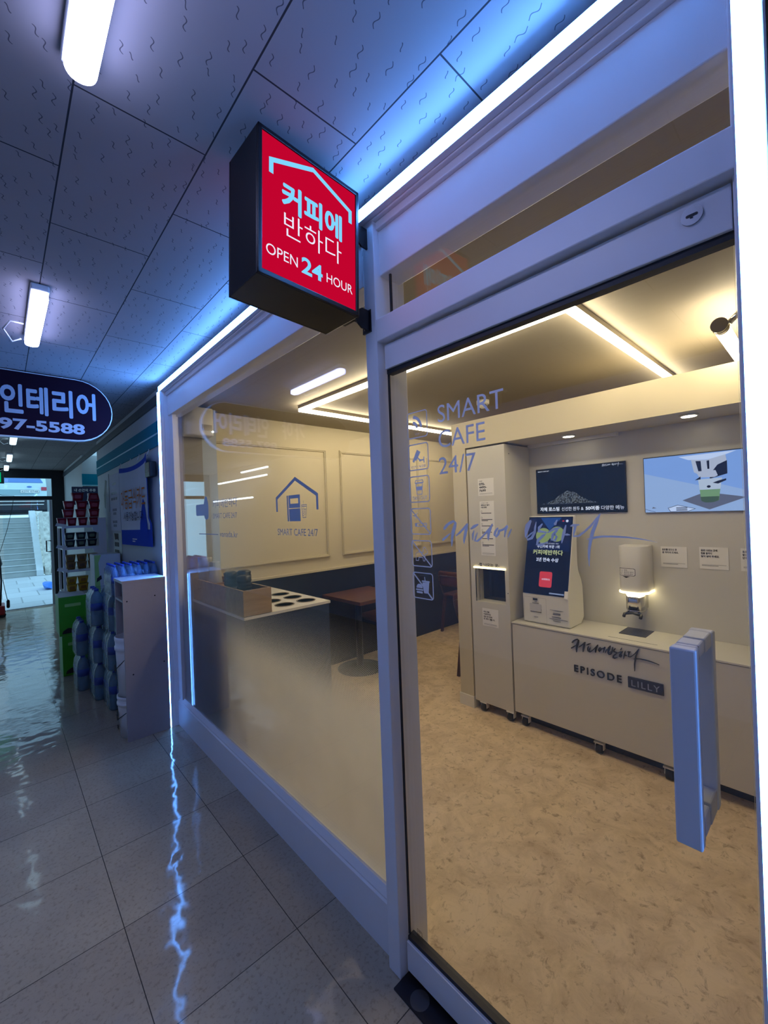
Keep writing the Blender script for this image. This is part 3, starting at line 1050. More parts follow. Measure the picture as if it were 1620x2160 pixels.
m.mat(3).text('2년 연속 수상', KO + N_out * 0.0051 - UY * 0.083 + kd * 0.226, KF, 0.154, 0.026, bold=0.03)
m.mat(5).flat(rrect(0.088, 0.104, 0.012, 4, 0.159, 0.106), KO + N_out * 0.0051, KF)
m.mat(3).text('시작하기', KO + N_out * 0.0055 - UY * 0.132 + kd * 0.100, KF, 0.055, 0.013, bold=0.02)
m.mat(6).flat(rrect(0.10, 0.009, 0.004, 3, 0.24, 0.018), KO + N_out * 0.0051, KF)
m.mat(3).flat(circ(0.009, 14, 0.277, 0.505), KO + N_out * 0.0051, KF)
m.mat(5).flat(rrect(0.014, 0.008, 0.003, 3, 0.251, 0.505), KO + N_out * 0.0051, KF)
m.build('screen_image', [emit('screen_blue', (14, 28, 66), 0.9), emit('screen_sky', (34, 72, 138), 0.8), emit('screen_green', (138, 158, 104), 0.75),
                         emit('screen_white', (206, 216, 240), 0.9), emit('screen_lime', (186, 196, 140), 0.9), emit('screen_red', (196, 58, 70), 0.9), emit('screen_grey', (130, 146, 180), 0.8)], ks)
BF = (-UY, UZ, -UX)
m = MB()
m.box(2.655, 2.663, 1.395, 1.425, 0.866, 0.879)
m.build('card_slot', M_DARK, kk)
m = MB()
for (a, b, z, h) in ((1.447, 1.368, 0.803, 0.0018), (1.447, 1.370, 0.785, 0.003), (1.425, 1.395, 0.753, 0.0015), (1.432, 1.385, 0.846, 0.0016), (1.415, 1.40, 0.856, 0.002),
                     (1.290, 1.240, 0.796, 0.002), (1.290, 1.240, 0.788, 0.0015), (1.298, 1.238, 0.770, 0.0025), (1.315, 1.195, 0.757, 0.0012), (1.29, 1.24, 0.744, 0.002), (1.31, 1.22, 0.815, 0.0008)):
    m.box(2.6572, 2.6635, b, a, z, z + h)
m.outline([(-1.413 + u, 0.80 + v) for u, v in rrect(0.158, 0.168, 0.004, 2)], 0.0008, (2.6585, 0, 0), FACE_IN)
m.build('printed_label', pbr('grey_print', (96, 92, 88), 0.6), kk)
MB().box(2.657, 2.66, 1.37, 1.45, 0.79, 0.84).build('paper_window', pbr('pale_grey_window', (196, 194, 190), 0.4), kk)
MB().prism([(0.293, -0.008), (0.316, -0.008), (0.316, 0.042), (0.293, 0.042)], KO + N_out * 0.007, KF, 0.006).build('card_tag', M_PAPER, kk)

# drink dispenser on the wall ------------------------------------------------
dz = thing('drink_dispenser', 'white wall drink dispenser with glowing ring and chrome nozzle over the drip grille', 'dispenser', (2.87, 0.86, 0.8))


def dfront(xf, hw, y, d=0.05):
    return xf + d * abs(y / hw) ** 5


def dshape(xf, hw, xb=2.949):
    pts = [(xb, -hw)]
    for k in range(21):
        y = hw * math.sin(math.radians(-90 + 9.0 * k))
        pts.append((dfront(xf, hw, y), y))
    pts.append((xb, hw))
    return pts


DF = (UX, UY, UZ)
m = MB().prism(dshape(2.79, 0.078), (0, 0.86, 1.238), DF, 0.278, True)
m.build('body', M_MACH2, dz, bevel=0.004)
m = MB().prism(dshape(2.786, 0.082), (0, 0.86, 0.960), DF, 0.008, True)
m.build('light_ring', emit('dispenser_ring', (1.0, 0.85, 0.5), 9.0, True), dz, label='glowing ring')
MB().prism(dshape(2.805, 0.050, 2.93), (0, 0.86, 0.952), DF, 0.10, True).build('nozzle', M_CHROME, dz, label='chrome nozzle')
m = MB().prism(dshape(2.81, 0.047, 2.92), (0, 0.86, 0.850), DF, 0.012, True)
m.build('nozzle_base', M_CHROME, dz)
m = MB()
for y in (0.815, 0.905):
    m.tube([(2.84, 0.86 + (y - 0.86) * 0.5, 0.832), (2.80, y, 0.824), (2.785, y, 0.81)], 0.009)
m.tube([(2.80, 0.815, 0.824), (2.80, 0.86, 0.834), (2.80, 0.905, 0.824)], 0.007)
m.build('spout', M_BLACK, dz)
xs_ = 2.7625


def dwrap(mb_, off):
    for p in mb_.v:
        p.x = dfront(2.79, 0.078, p.y - 0.86) - off
    return mb_


def slab(w, h, cy, cz, nn=12):
    mm = MB()
    for k in range(nn):
        a, b = -cy - w / 2 + w * k / nn, -cy - w / 2 + w * (k + 1) / nn
        ta = 0.004 if k == 0 else 0.0
        tb_ = 0.004 if k == nn - 1 else 0.0
        mm.flat([(a, cz - h / 2 + ta), (b, cz - h / 2 + tb_), (b, cz + h / 2 - tb_), (a, cz + h / 2 - ta)], (0, 0, 0), FACE_IN)
    return mm


lb = dwrap(slab(0.094, 0.046, 0.882, 1.082), 0.0008).build('sticker', M_INK, dz, label='small white sticker with black border and arrow')
dwrap(slab(0.089, 0.041, 0.882, 1.082), 0.0013).build('sticker_face', M_PAPER, lb)
m = MB().text('컵을', (0, 0.896, 1.090), FACE_IN, 0.018, 0.008)
m.text('끝까지 밀어', (0, 0.896, 1.077), FACE_IN, 0.050, 0.009).text('넣어주세요', (0, 0.896, 1.065), FACE_IN, 0.048, 0.009)
m.outline([(-0.920, 1.094), (-0.907, 1.094), (-0.910, 1.07), (-0.917, 1.07)], 0.0015, (0, 0, 0), FACE_IN)
m.flat([(-0.905, 1.056), (-0.865, 1.056), (-0.885, 1.046)], (0, 0, 0), FACE_IN)
dwrap(m, 0.0018).build('lettering', M_INK, lb)

# screens on the machine wall ---------------------------------------------------
tv = thing('wall_screen', 'dark wall screen showing a heap of coffee beans over white Korean words', 'screen', (2.94, 1.213, 1.445))
MB().box(2.936, 2.949, 0.912, 1.514, 1.444, 1.770).build('bezel', M_BLACK, tv)
sc_ = MB().box(2.9345, 2.936, 0.915, 1.511, 1.447, 1.767).build('screen', emit('screen_black', (14, 22, 34), 0.9), tv)
hp = [(-1.485, 1.512)]
for k in range(21):
    u = k / 20.0
    hp.append((-1.485 + 0.40 * u, 1.512 + 0.088 * math.exp(-((u - 0.52) / 0.26) ** 2) + 0.004 * math.sin(k * 2.1)))
hp.append((-1.085, 1.512))
MB().flat(hp, (2.9342, 0, 0), FACE_IN).build('bean_picture', m_beans('lit_coffee_beans'), sc_)
m = MB()
m.text('자체 로스팅', (2.9340, 1.488, 1.462), FACE_IN, 0.140, 0.028, bold=0.035)
m.text('신선한 원두 &', (2.9340, 1.330, 1.462), FACE_IN, 0.150, 0.027, bold=0.004)
m.text('50여종', (2.9340, 1.165, 1.462), FACE_IN, 0.088, 0.027, bold=0.035)
m.text('다양한 메뉴', (2.9340, 1.065, 1.462), FACE_IN, 0.138, 0.027, bold=0.004)
m.text('SMART CAFE 24/7', (2.9340, 1.498, 1.748), FACE_IN, 0.085, 0.008, bold=0.01)
for st in LOGO:
    m.stroke(st, (2.9340, 1.055, 1.736), FACE_IN, 0.00024, 0.0)
m.build('lettering', emit('screen_text_white', (214, 222, 236), 0.95), sc_)

tv = thing('wall_screen', 'bright blue wall screen showing a green drink under a coffee machine spout', 'screen', (2.94, 0.51, 1.44))
MB().box(2.936, 2.949, 0.208, 0.812, 1.436, 1.772).build('bezel', M_BLACK, tv)
sc_ = MB().box(2.9345, 2.936, 0.211, 0.8085, 1.437, 1.767).build('screen', emit('screen_pale_blue', (120, 158, 222), 0.95), tv)


def tvp(pts):      # picture coordinates: 0..1 across, 0..1 up
    return [(-0.8085 + 0.5975 * u, 1.437 + 0.33 * v) for u, v in pts]


m = MB()
m.mat(0).flat(tvp([(0, 0.72), (0.46, 0.45), (0.62, 0.45), (1.0, 0.20), (1, 0), (0, 0)]), (2.9343, 0, 0), FACE_IN)
m.mat(1).flat(tvp([(0.30, 0.97), (0.38, 0.90), (0.52, 0.88), (0.62, 0.91), (0.74, 0.99)]), (2.9341, 0, 0), FACE_IN)
m.mat(2).flat(tvp([(0.40, 0.90), (0.52, 0.875), (0.66, 0.94), (0.67, 0.80), (0.56, 0.67), (0.46, 0.63), (0.42, 0.68)]), (2.9340, 0, 0), FACE_IN)
m.mat(3).flat(tvp([(0.435, 0.87), (0.475, 0.865), (0.48, 0.69), (0.455, 0.69)]), (2.9339, 0, 0), FACE_IN)
m.mat(3).flat(tvp([(0.52, 0.86), (0.54, 0.865), (0.54, 0.72), (0.525, 0.72)]), (2.9339, 0, 0), FACE_IN)
m.mat(3).flat(tvp([(0.60, 0.78), (0.67, 0.84), (0.67, 0.62), (0.54, 0.55), (0.54, 0.62)]), (2.9339, 0, 0), FACE_IN)
m.mat(4).flat(tvp([(0.32, 0.20), (0.50, 0.33), (0.80, 0.22), (0.53, 0.03)]), (2.9341, 0, 0), FACE_IN)
m.mat(5).flat(tvp([(0.45, 0.55), (0.63, 0.56), (0.60, 0.18), (0.56, 0.15), (0.50, 0.15), (0.47, 0.18)]), (2.9338, 0, 0), FACE_IN)
m.mat(6).flat(tvp([(0.46, 0.37), (0.615, 0.37), (0.602, 0.18), (0.56, 0.15), (0.50, 0.15), (0.47, 0.18)]), (2.9337, 0, 0), FACE_IN)
m.mat(7).flat(tvp([(0.465, 0.25), (0.605, 0.25), (0.60, 0.18), (0.56, 0.15), (0.50, 0.15), (0.47, 0.18)]), (2.9336, 0, 0), FACE_IN)
m.mat(3).flat(tvp([(0.56, 0.48), (0.60, 0.46), (0.66, 0.51), (0.66, 0.54), (0.60, 0.51)]), (2.9335, 0, 0), FACE_IN)
m.mat(3).flat(tvp([(0.425, 0.54), (0.47, 0.60), (0.47, 0.55)]), (2.9335, 0, 0), FACE_IN)
m.mat(3).flat(tvp(circ(0.015, 12, 0.53, 0.42, 0.022)), (2.9335, 0, 0), FACE_IN)
m.mat(1).flat(tvp([(0.20, 0.07), (0.28, 0.12), (0.42, 0.05), (0.36, 0.005), (0.22, 0.005)]), (2.9341, 0, 0), FACE_IN)
m.mat(3).outline(tvp([(0.20, 0.07), (0.28, 0.12), (0.42, 0.05), (0.36, 0.005), (0.22, 0.005)]), 0.0025, (2.9340, 0, 0), FACE_IN)
m.mat(3).outline(tvp([(0.0, 0.06), (0.09, 0.005)]), 0.002, (2.9340, 0, 0), FACE_IN, False)
m.mat(4).flat(tvp([(0.06, 0.07), (0.10, 0.075), (0.07, 0.10)]), (2.9340, 0, 0), FACE_IN)
for vv in (0.068, 0.045, 0.022):
    m.mat(3).flat(tvp([(0.265, vv), (0.36, vv), (0.355, vv + 0.012), (0.27, vv + 0.012)]), (2.9339, 0, 0), FACE_IN)
m.mat(2).flat(tvp([(0.435, 0.69), (0.585, 0.69), (0.60, 0.60), (0.575, 0.575), (0.46, 0.585)]), (2.93395, 0, 0), FACE_IN)
m.build('screen_image', [emit('pic_floor', (142, 172, 218), 0.95), emit('pic_white', (188, 208, 242), 0.95), emit('pic_chrome', (168, 180, 204), 0.95), emit('pic_dark', (22, 30, 54), 0.9),
                         emit('pic_grille', (92, 100, 124), 0.9), emit('pic_cup', (176, 194, 216), 0.9), emit('pic_green', (112, 152, 116), 0.9), emit('pic_deep_green', (66, 90, 76), 0.9)], sc_)


def wall_notice(y0, y1, z0, z1, lines, label):
    p = MB().box(2.947, 2.9495, y1, y0, z0, z1).build('notice', M_PAPER, None, label=label, cat='notice', group='paper notices on the machine wall')
    m = MB()
    for i, t_ in enumerate(lines):
        m.text(t_, (2.9465, y0 - 0.008, z1 - 0.024 - 0.017 * i), FACE_IN, 0.0082 * len(t_), 0.012, bold=0.035)
    m.box(2.9466, 2.947, y1 + 0.01, y0 - 0.01, z0 + 0.024, z0 + 0.0252).box(2.9466, 2.947, y1 + 0.045, y0 - 0.01, z0 + 0.018, z0 + 0.020)
    m.build('lettering', M_INK, p)


wall_notice(0.739, 0.608, 1.107, 1.230, ['음료를 받으신 후', '잘 저어서 드세요.'], 'two-line white paper notice right of the drink dispenser')
wall_notice(0.549, 0.419, 1.109, 1.233, ['음료 나오는 곳에', '컵을 끝까지', '밀어 넣어 주세요.'], 'three-line white paper notice, the middle one of the wall notices')
wall_notice(0.367, 0.237, 1.109, 1.232, ['음료 뚜껑은', '별도로', '닫아주세요.'], 'white paper notice cut by the right edge beside the glowing strip')

# ceiling light frame and the tube lamp ---------------------------------------
lf = thing('linear_ceiling_light', 'warm white light strip laid as a rectangle under the shop ceiling', 'ceiling light', (1.78, 1.8, 2.33))
m = MB()
for b in ((1.770, 1.806, 0.735, 2.885, 2.345, 2.37), (1.806, 4.3, 0.735, 0.771, 2.345, 2.37), (1.806, 4.3, 2.849, 2.885, 2.345, 2.37)):
    m.box(*b)
m.build('housing', pbr('grey_light_housing', (150, 140, 120), 0.5), lf)
m = MB()
for b in ((1.772, 1.804, 0.737, 2.883, 2.322, 2.345), (1.804, 4.3, 0.737, 0.769, 2.322, 2.345), (1.804, 4.3, 2.851, 2.883, 2.322, 2.345)):
    m.box(*b)
m.build('diffuser', M_LEDIN, lf)
tl = thing('tube_lamp', 'short tube lamp with metal end cap hanging by a curved arm near the right edge', 'lamp', (2.6, 0.325, 2.22))
MB().cyl((2.22, 0.318, 2.225), (2.235, 0.318, 2.225), 0.030, n=20).cyl((2.235, 0.318, 2.225), (2.27, 0.318, 2.225), 0.030, n=20).build('end_cap', M_CHROME, tl)
MB().cyl((2.27, 0.318, 2.225), (2.86, 0.322, 2.225), 0.027, n=20).build('tube', M_LEDIN, tl)
MB().tube([(2.26, 0.29, 2.235), (2.255, 0.25, 2.27), (2.26, 0.20, 2.31), (2.28, 0.15, 2.345), (2.30, 0.11, 2.37)], 0.012).build('arm', M_CHROME, tl)
dm = thing('dome_camera', 'small white dome camera on the shop ceiling behind the word SMART', 'camera', (2.90, 1.925, 2.34))
MB().lathe([(0.050, 0.03), (0.050, 0.0), (0.042, -0.004)], (2.90, 1.925, 2.34), 24).build('base', M_MACH2, dm)
MB().lathe([(0.036, 0.0), (0.030, -0.018), (0.015, -0.030), (0.002, -0.033)], (2.90, 1.925, 2.338), 20).build('lens_dome', M_MACH2, dm)
MB().cyl((2.885, 1.895, 2.325), (2.88, 1.888, 2.320), 0.010, n=12).build('lens', M_DARK, dm)
sc = thing('wall_camera', 'tiny white camera on the cream wall between mullion and pillar', 'camera', (3.47, 3.44, 2.07))
MB().cyl((3.47, 3.459, 2.075), (3.47, 3.42, 2.07), 0.012, n=12).build('mount', M_MACH2, sc)
MB().cyl((3.46, 3.43, 2.07), (3.49, 3.375, 2.06), 0.022, n=16).build('body', M_MACH2, sc)
MB().cyl((3.49, 3.374, 2.06), (3.492, 3.370, 2.059), 0.015, n=12).build('lens', M_DARK, sc)
# rounded wall unit at the left end of the window
wu = thing('wall_dispenser', 'rounded white wall unit high in the far corner behind the window', 'dispenser', (1.13, 3.3, 2.1))
pf = [(1.035, 3.36)]
for k in range(11):
    a = math.radians(180 - 90 * k / 10)
    pf.append((1.135 + 0.10 * math.cos(a), 3.30 - 0.06 * math.sin(a)))
pf += [(1.235, 3.24), (1.235, 3.36)]
m = MB().prism([(x, y) for x, y in pf], (0, 0, 2.345), (UX, UY, UZ), 0.215, True)
m.build('body', M_MACH2, wu, bevel=0.012, seg=3)
MB().box(1.145, 1.22, 3.236, 3.243, 2.17, 2.215).build('chrome_plate', M_CHROME, wu)
MB().cyl((1.225, 3.239, 2.165), (1.225, 3.232, 2.165), 0.007, n=10).build('indicator', emit('cool_dot', (0.8, 0.95, 1.0), 4.0, True), wu)

# bin counter at the window ------------------------------------------------------
bc = thing('bin_counter', 'dark blue waste counter with white top full of round holes behind the window', 'counter', (1.37, 2.85, 0))
m = MB().box(1.062, 1.672, 2.418, 3.30, 0.0, 0.885)
m.build('body', M_NAVY2, bc, bevel=0.002)
# white top with real holes
me_top = MB()
X0, X1, Y0, Y1, ZT = 1.055, 1.680, 2.410, 3.31, 0.902
holes = [(1.40, 2.545), (1.568, 2.546), (1.40, 2.728), (1.568, 2.728), (1.40, 2.91), (1.568, 2.91)]
xs = [X0, 1.316, 1.484, X1]
ys = [Y0, 2.6365, 2.819, 3.0015, Y1]
NN = 32
for iy in range(4):
    for ix in range(3):
        xa, xb, ya, yb = xs[ix], xs[ix + 1], ys[iy], ys[iy + 1]
        hh = [h for h in holes if xa < h[0] < xb and ya < h[1] < yb]
        if not hh:
            me_top.add([(xa, ya, ZT), (xb, ya, ZT), (xb, yb, ZT), (xa, yb, ZT)], [(0, 1, 2, 3)])
            continue
        hx, hy = hh[0]
        outer, inner = [], []
        for k in range(NN):
            a = 2 * math.pi * k / NN + math.pi / NN * 0
            dx, dy = math.cos(a), math.sin(a)
            tt = min(((xb - hx) / dx) if dx > 1e-6 else ((xa - hx) / dx) if dx < -1e-6 else 9,
                     ((yb - hy) / dy) if dy > 1e-6 else ((ya - hy) / dy) if dy < -1e-6 else 9)
            outer.append((hx + dx * tt, hy + dy * tt, ZT))
            inner.append((hx + dx * 0.062, hy + dy * 0.062, ZT))
        low = [(x, y, ZT - 0.12) for x, y, z in inner]
        vs = outer + inner + low
        fs = []
        for k in range(NN):
            j = (k + 1) % NN
            fs.append((k, j, NN + j, NN + k))
            fs.append((NN + k, NN + j, 2 * NN + j, 2 * NN + k))
        me_top.add(vs, fs)
        for (cx_, cy_) in ((xa, ya), (xb, ya), (xb, yb), (xa, yb)):
            near = sorted(range(NN), key=lambda k: (outer[k][0] - cx_) ** 2 + (outer[k][1] - cy_) ** 2)[:2]
            me_top.add([outer[near[0]], outer[near[1]], (cx_, cy_, ZT)], [(0, 1, 2)])
me_top.box(X0, X1, Y0, Y0 + 0.002, 0.885, ZT).box(X0, X0 + 0.002, Y0, Y1, 0.885, ZT).box(X1 - 0.002, X1, Y0, Y1, 0.885, ZT).box(X0, X1, Y1 - 0.002, Y1, 0.885, ZT)
me_top.build('top', M_MACH2, bc)
for hx, hy in holes:
    MB().lathe([(0.060, 0.0), (0.066, 0.0), (0.068, 0.003), (0.060, 0.003), (0.060, -0.06), (0.059, -0.06), (0.059, 0.0)], (hx, hy, ZT + 0.0005), 28).build('bin_ring', M_FAN, bc)
# oak tray with lids, sticks and cups
ot = thing('wooden_organiser', 'light oak open box on the white counter top holding lids and cups', 'box', (1.147, 2.84, 0.905))
m = MB()
m.box(1.056, 1.238, 2.412, 2.426, 0.906, 1.060).box(1.056, 1.238, 3.256, 3.270, 0.906, 1.060)
m.box(1.056, 1.068, 2.426, 3.256, 0.906, 1.060).box(1.226, 1.238, 2.426, 3.256, 0.906, 1.060)
m.build('side_panel', M_BOXWOOD, ot)
MB().box(1.068, 1.226, 2.426, 3.256, 0.906, 0.914).build('bottom', M_BOXWOOD, ot)
for y in (2.70, 2.83, 2.98):
    MB().box(1.068, 1.226, y, y + 0.008, 0.914, 1.045).build('divider', M_BOXWOOD, ot)
lid = [(0.040, 0.0)]
for k in range(9):
    lid += [(0.043, 0.003 + k * 0.013), (0.047, 0.007 + k * 0.013), (0.043, 0.011 + k * 0.013)]
lid += [(0.046, 0.125), (0.030, 0.130)]


def stack(x, y, z, h, label, matx, name, cat, prof, group):
    m = MB().lathe([(r, zz * h) for r, zz in prof], (x, y, z), 20)
    return m.build(name, matx, None, label=label, cat=cat, group=group)


g_ = 'black lid stacks in the oak box'
stack(1.128, 2.555, 0.914, 1.7, 'stack of black cup lids nearest the front of the oak box', M_BLACK, 'lid_stack', 'lids', lid, g_)
stack(1.172, 2.652, 0.914, 1.85, 'middle stack of black cup lids in the oak box', M_BLACK, 'lid_stack', 'lids', lid, g_)
stack(1.130, 2.765, 0.914, 1.75, 'rear stack of black cup lids in the oak box', M_BLACK, 'lid_stack', 'lids', lid, g_)
cupp = [(0.034, 0.0)] + [(0.036 + 0.00 * k, 0.01 + 0.02 * k) for k in range(0)] + [(0.046, 0.14)] + [(0.048 + 0.0012 * (k % 2), 0.145 + 0.006 * k) for k in range(16)] + [(0.049, 0.245)]
cup_up = [(0.049, 0.0)] + [(0.0485 + 0.001 * (k % 2), 0.006 * k + 0.004) for k in range(22)] + [(0.047, 0.14), (0.036, 0.265), (0.034, 0.27)]
stack(1.152, 3.10, 0.914, 1.0, 'upside-down stack of clear cups at the back of the oak box', M_CLEARCUP, 'cup_stack', 'cups', cup_up, 'cup stacks in the oak box')
stack(1.120, 3.205, 0.914, 1.08, 'taller stack of clear cups against the far wall corner', M_CLEARCUP, 'cup_stack', 'cups', cupp + [(0.05, 0.28)], 'cup stacks in the oak box')
m = MB().box(1.09, 1.21, 2.86, 2.96, 0.914, 1.035)
m.build('napkin_pack', m_wood('brown_napkins', (120, 84, 60), (160, 120, 92)), None, label='brown paper packet standing in the middle of the oak box', cat='napkins')

# table and chairs -----------------------------------------------------------------
tb = thing('cafe_table', 'square wooden cafe table with round black base behind the window', 'table', (2.58, 3.13, 0))
MB().box(2.29, 2.87, 2.84, 3.42, 0.690, 0.722).build('tabletop', M_TABLE, tb, bevel=0.003)
MB().cyl((2.54, 3.18, 0.02), (2.54, 3.18, 0.69), 0.032, n=20).build('column', M_BLACK, tb)
MB().lathe([(0.22, 0.0), (0.22, 0.008), (0.10, 0.022), (0.03, 0.03)], (2.54, 3.18, 0.0), 36).build('base', M_BLACK, tb)


def make_chair(name, label):
    t = thing(name, label, 'chair', (0, 0, 0), 'cafe chairs')
    # faces +X, back legs near x = 0
    m = MB().prism(rrect(0.40, 0.40, 0.07, 5), (0.23, 0, 0.455), (UX, UY, UZ), 0.014)
    m.build('seat', M_WALNUT, t, bevel=0.003)
    vs, fs = [], []
    NYY, NZ = 14, 8
    pts = []
    for i in range(NYY + 1):
        y = -0.205 + 0.41 * i / NYY
        e = abs(y) / 0.205
        bx = -0.045 + 0.05 * e * e
        topz = 0.755 - 0.06 * max(0, (e - 0.72) / 0.28) ** 2 * 1.0
        botz = 0.575 + 0.05 * max(0, (e - 0.72) / 0.28) ** 2
        for k in range(NZ + 1):
            z = botz + (topz - botz) * k / NZ
            pts.append((bx - 0.06 * (z - 0.575) / 0.18 * 0.4, y, z))
    n = len(pts)
    for i in range(NYY):
        for k in range(NZ):
            a = i * (NZ + 1) + k
            fs.append((a, a + 1, a + NZ + 2, a + NZ + 1))
    bk = MB().add(pts, fs, True).build('backrest', M_WALNUT, t)
    so = bk.modifiers.new('thickness', 'SOLIDIFY')
    so.thickness = 0.014
    so.offset = 0
    for sy in (-1, 1):
        MB().prism([(-0.013, 0.0), (0.013, 0.0), (0.018, 0.44), (-0.018, 0.44)], (0.40, sy * 0.165 - 0.014, 0), (UX, UZ, UY), -0.028).build('leg', M_DWOOD, t)
        m = MB()
        m.prism([(-0.055, 0.0), (-0.030, 0.0), (0.060, 0.44), (0.024, 0.44)], (0.02, sy * 0.165 - 0.014, 0), (UX, UZ, UY), -0.028)
        m.build('leg', M_DWOOD, t)
    m = MB()
    for sy in (-1, 1):
        m.tube([(0.10, sy * 0.13, 0.435), (0.03, sy * 0.135, 0.435), (-0.005, sy * 0.14, 0.47), (-0.05, sy * 0.15, 0.60), (-0.068, sy * 0.145, 0.685), (-0.072, sy * 0.12, 0.70), (-0.074, 0.0, 0.70)], 0.008)
    m.build('back_frame', M_BROWNMETAL, t)
    m = MB().box(0.06, 0.42, -0.15, 0.15, 0.405, 0.44)
    m.build('seat_frame', M_BLACK, t)
    return t


ch = make_chair('cafe_chair', 'walnut chair half hidden behind the white pillar, nearest the door')
ch.location = (3.03, 2.19, 0)
dup(ch, (4.02, 3.20, 0), 'walnut chair farthest back against the dark blue wall beside the pillar')
dup(ch, (3.085, 3.22, 0), 'walnut chair by the wooden table, mostly hidden behind the door mullion', math.pi)

# ================================================================== CORRIDOR THINGS
# projecting light box
sg = thing('projecting_sign', 'black and red lit sign box sticking out over the shop door', 'sign', (0.655, 1.055, 2.106))
SX0, SX1, SY0, SY1, SZ0, SZ1 = 0.489, 0.823, 0.970, 1.140, 2.106, 2.492
m = MB().box(SX0, SX1, SY0 + 0.008, SY1 - 0.008, SZ0, SZ1)
for y0, y1 in ((SY0, SY0 + 0.008), (SY1 - 0.008, SY1)):
    m.box(SX0 + 0.0, SX1, y0, y1, SZ0, SZ0 + 0.014).box(SX0, SX1, y0, y1, SZ1 - 0.012, SZ1).box(SX0, SX0 + 0.012, y0, y1, SZ0, SZ1).box(SX1 - 0.012, SX1, y0, y1, SZ0, SZ1)
m.build('housing', M_BLACK, sg, bevel=0.002)
m = MB().box(SX0 + 0.012, SX1 - 0.012, SY0 + 0.004, SY0 + 0.008, SZ0 + 0.014, SZ1 - 0.012)
m.box(SX0 + 0.012, SX1 - 0.012, SY1 - 0.008, SY1 - 0.004, SZ0 + 0.014, SZ1 - 0.012)
fc = m.build('face_panel', M_SIGNRED, sg, label='lit red face')
YF = SY0 + 0.0035


def sp(px):      # face coordinates: 0..1 across and 0..1 up
    return [(SX0 + (SX1 - SX0) * u, SZ0 + (SZ1 - SZ0) * v) for u, v in px]


AL0 = (0, YF, 0)
m = MB()
m.mat(0).outline(sp([(0.115, 0.715), (0.115, 0.807), (0.505, 0.935), (0.905, 0.807), (0.905, 0.715)]), 0.0125, AL0, FACE_AL, False)
m.text('커피에', (SX0 + 0.072, YF, SZ0 + 0.204), FACE_AL, 0.196, 0.072, bold=0.035)
m.mat(1).text('반하다', (SX0 + 0.076, YF, SZ0 + 0.131), FACE_AL, 0.192, 0.066, bold=-0.006)
m.mat(2).text('OPEN', (SX0 + 0.024, YF, SZ0 + 0.060), FACE_AL, 0.094, 0.028, bold=0.0)
m.mat(0).text('24', (SX0 + 0.130, YF, SZ0 + 0.053), FACE_AL, 0.070, 0.046, bold=0.025)
m.mat(2).text('HOUR', (SX0 + 0.214, YF, SZ0 + 0.060), FACE_AL, 0.096, 0.027, bold=0.0)
m.build('lettering', [M_SIGNTXT, M_SIGNTXT2, M_SIGNTXT2], sg)
for z0, z1 in ((2.365, 2.430), (2.100, 2.165)):
    m = MB().prism([(0.823, z0 + 0.012), (0.85, z0 + 0.012), (0.868, z0), (0.9045, z0), (0.9045, z1), (0.868, z1), (0.85, z1 - 0.012), (0.823, z1 - 0.012)], (0, 1.008, 0), (UX, UZ, UY), -0.006)
    m.box(0.899, 0.905, 1.002, 1.040, z0 - 0.004, z1 + 0.004)
    m.box(0.823, 0.84, 1.0, 1.06, z0 + 0.012, z1 - 0.012)
    br_ = m.build('bracket', M_BLACK, sg)
    for z in (z0 + 0.008, z1 - 0.008):
        for y in (1.012, 1.030):
            MB().cyl((0.899, y, z), (0.8975, y, z), 0.003, n=8).build('bolt', M_CHROME, br_)

sg.rotation_euler = (0, 0.042, 0.03)

# oblong hanging sign
hs = thing('hanging_sign', 'maroon oblong sign board hanging across the corridor with white Korean letters and a phone number', 'sign', (-0.2, 3.62, 2.1))


def oblong(x0, x1, z0, z1):
    r = (z1 - z0) / 2
    return [(x1 - r + r * math.cos(a), (z0 + z1) / 2 + r * math.sin(a)) for a in [math.radians(-90 + 180 * k / 16) for k in range(17)]] + \
           [(x0 + r - r * math.cos(a), (z0 + z1) / 2 + r * math.sin(a)) for a in [math.radians(90 - 180 * k / 16) for k in range(17)]]


m = MB().prism(oblong(-0.93, 0.632, 2.084, 2.508), (0, 3.60, 0), FACE_AL, -0.0)
m = MB().prism(oblong(-0.935, 0.636, 2.080, 2.512), (0, 3.603, 0), FACE_AL, 0.05)
m.build('rim', M_WHITE, hs)
m = MB().prism(oblong(-0.929, 0.630, 2.086, 2.506), (0, 3.60, 0), FACE_AL, 0.003)
m.build('panel', M_MAROON, hs)
m = MB()
for ch_, x0 in (('가', -0.36), ('야', -0.225), ('인', 0.030), ('테', 0.158), ('리', 0.292), ('어', 0.425)):
    m.text(ch_, (x0 if ch_ not in '가야' else x0, 3.5985, 2.238), FACE_AL, 0.104, 0.180, bold=0.03)
m.text('897-5588', (-0.055, 3.5985, 2.124), FACE_AL, 0.52, 0.074, bold=0.035)
m.build('lettering', M_SILVER, hs)
m = MB()
for x in (-0.6, 0.35):
    m.tube([(x, 3.625, 2.505), (x, 3.625, 2.525)], 0.004)
m.build('hanger', M_ALU, hs)

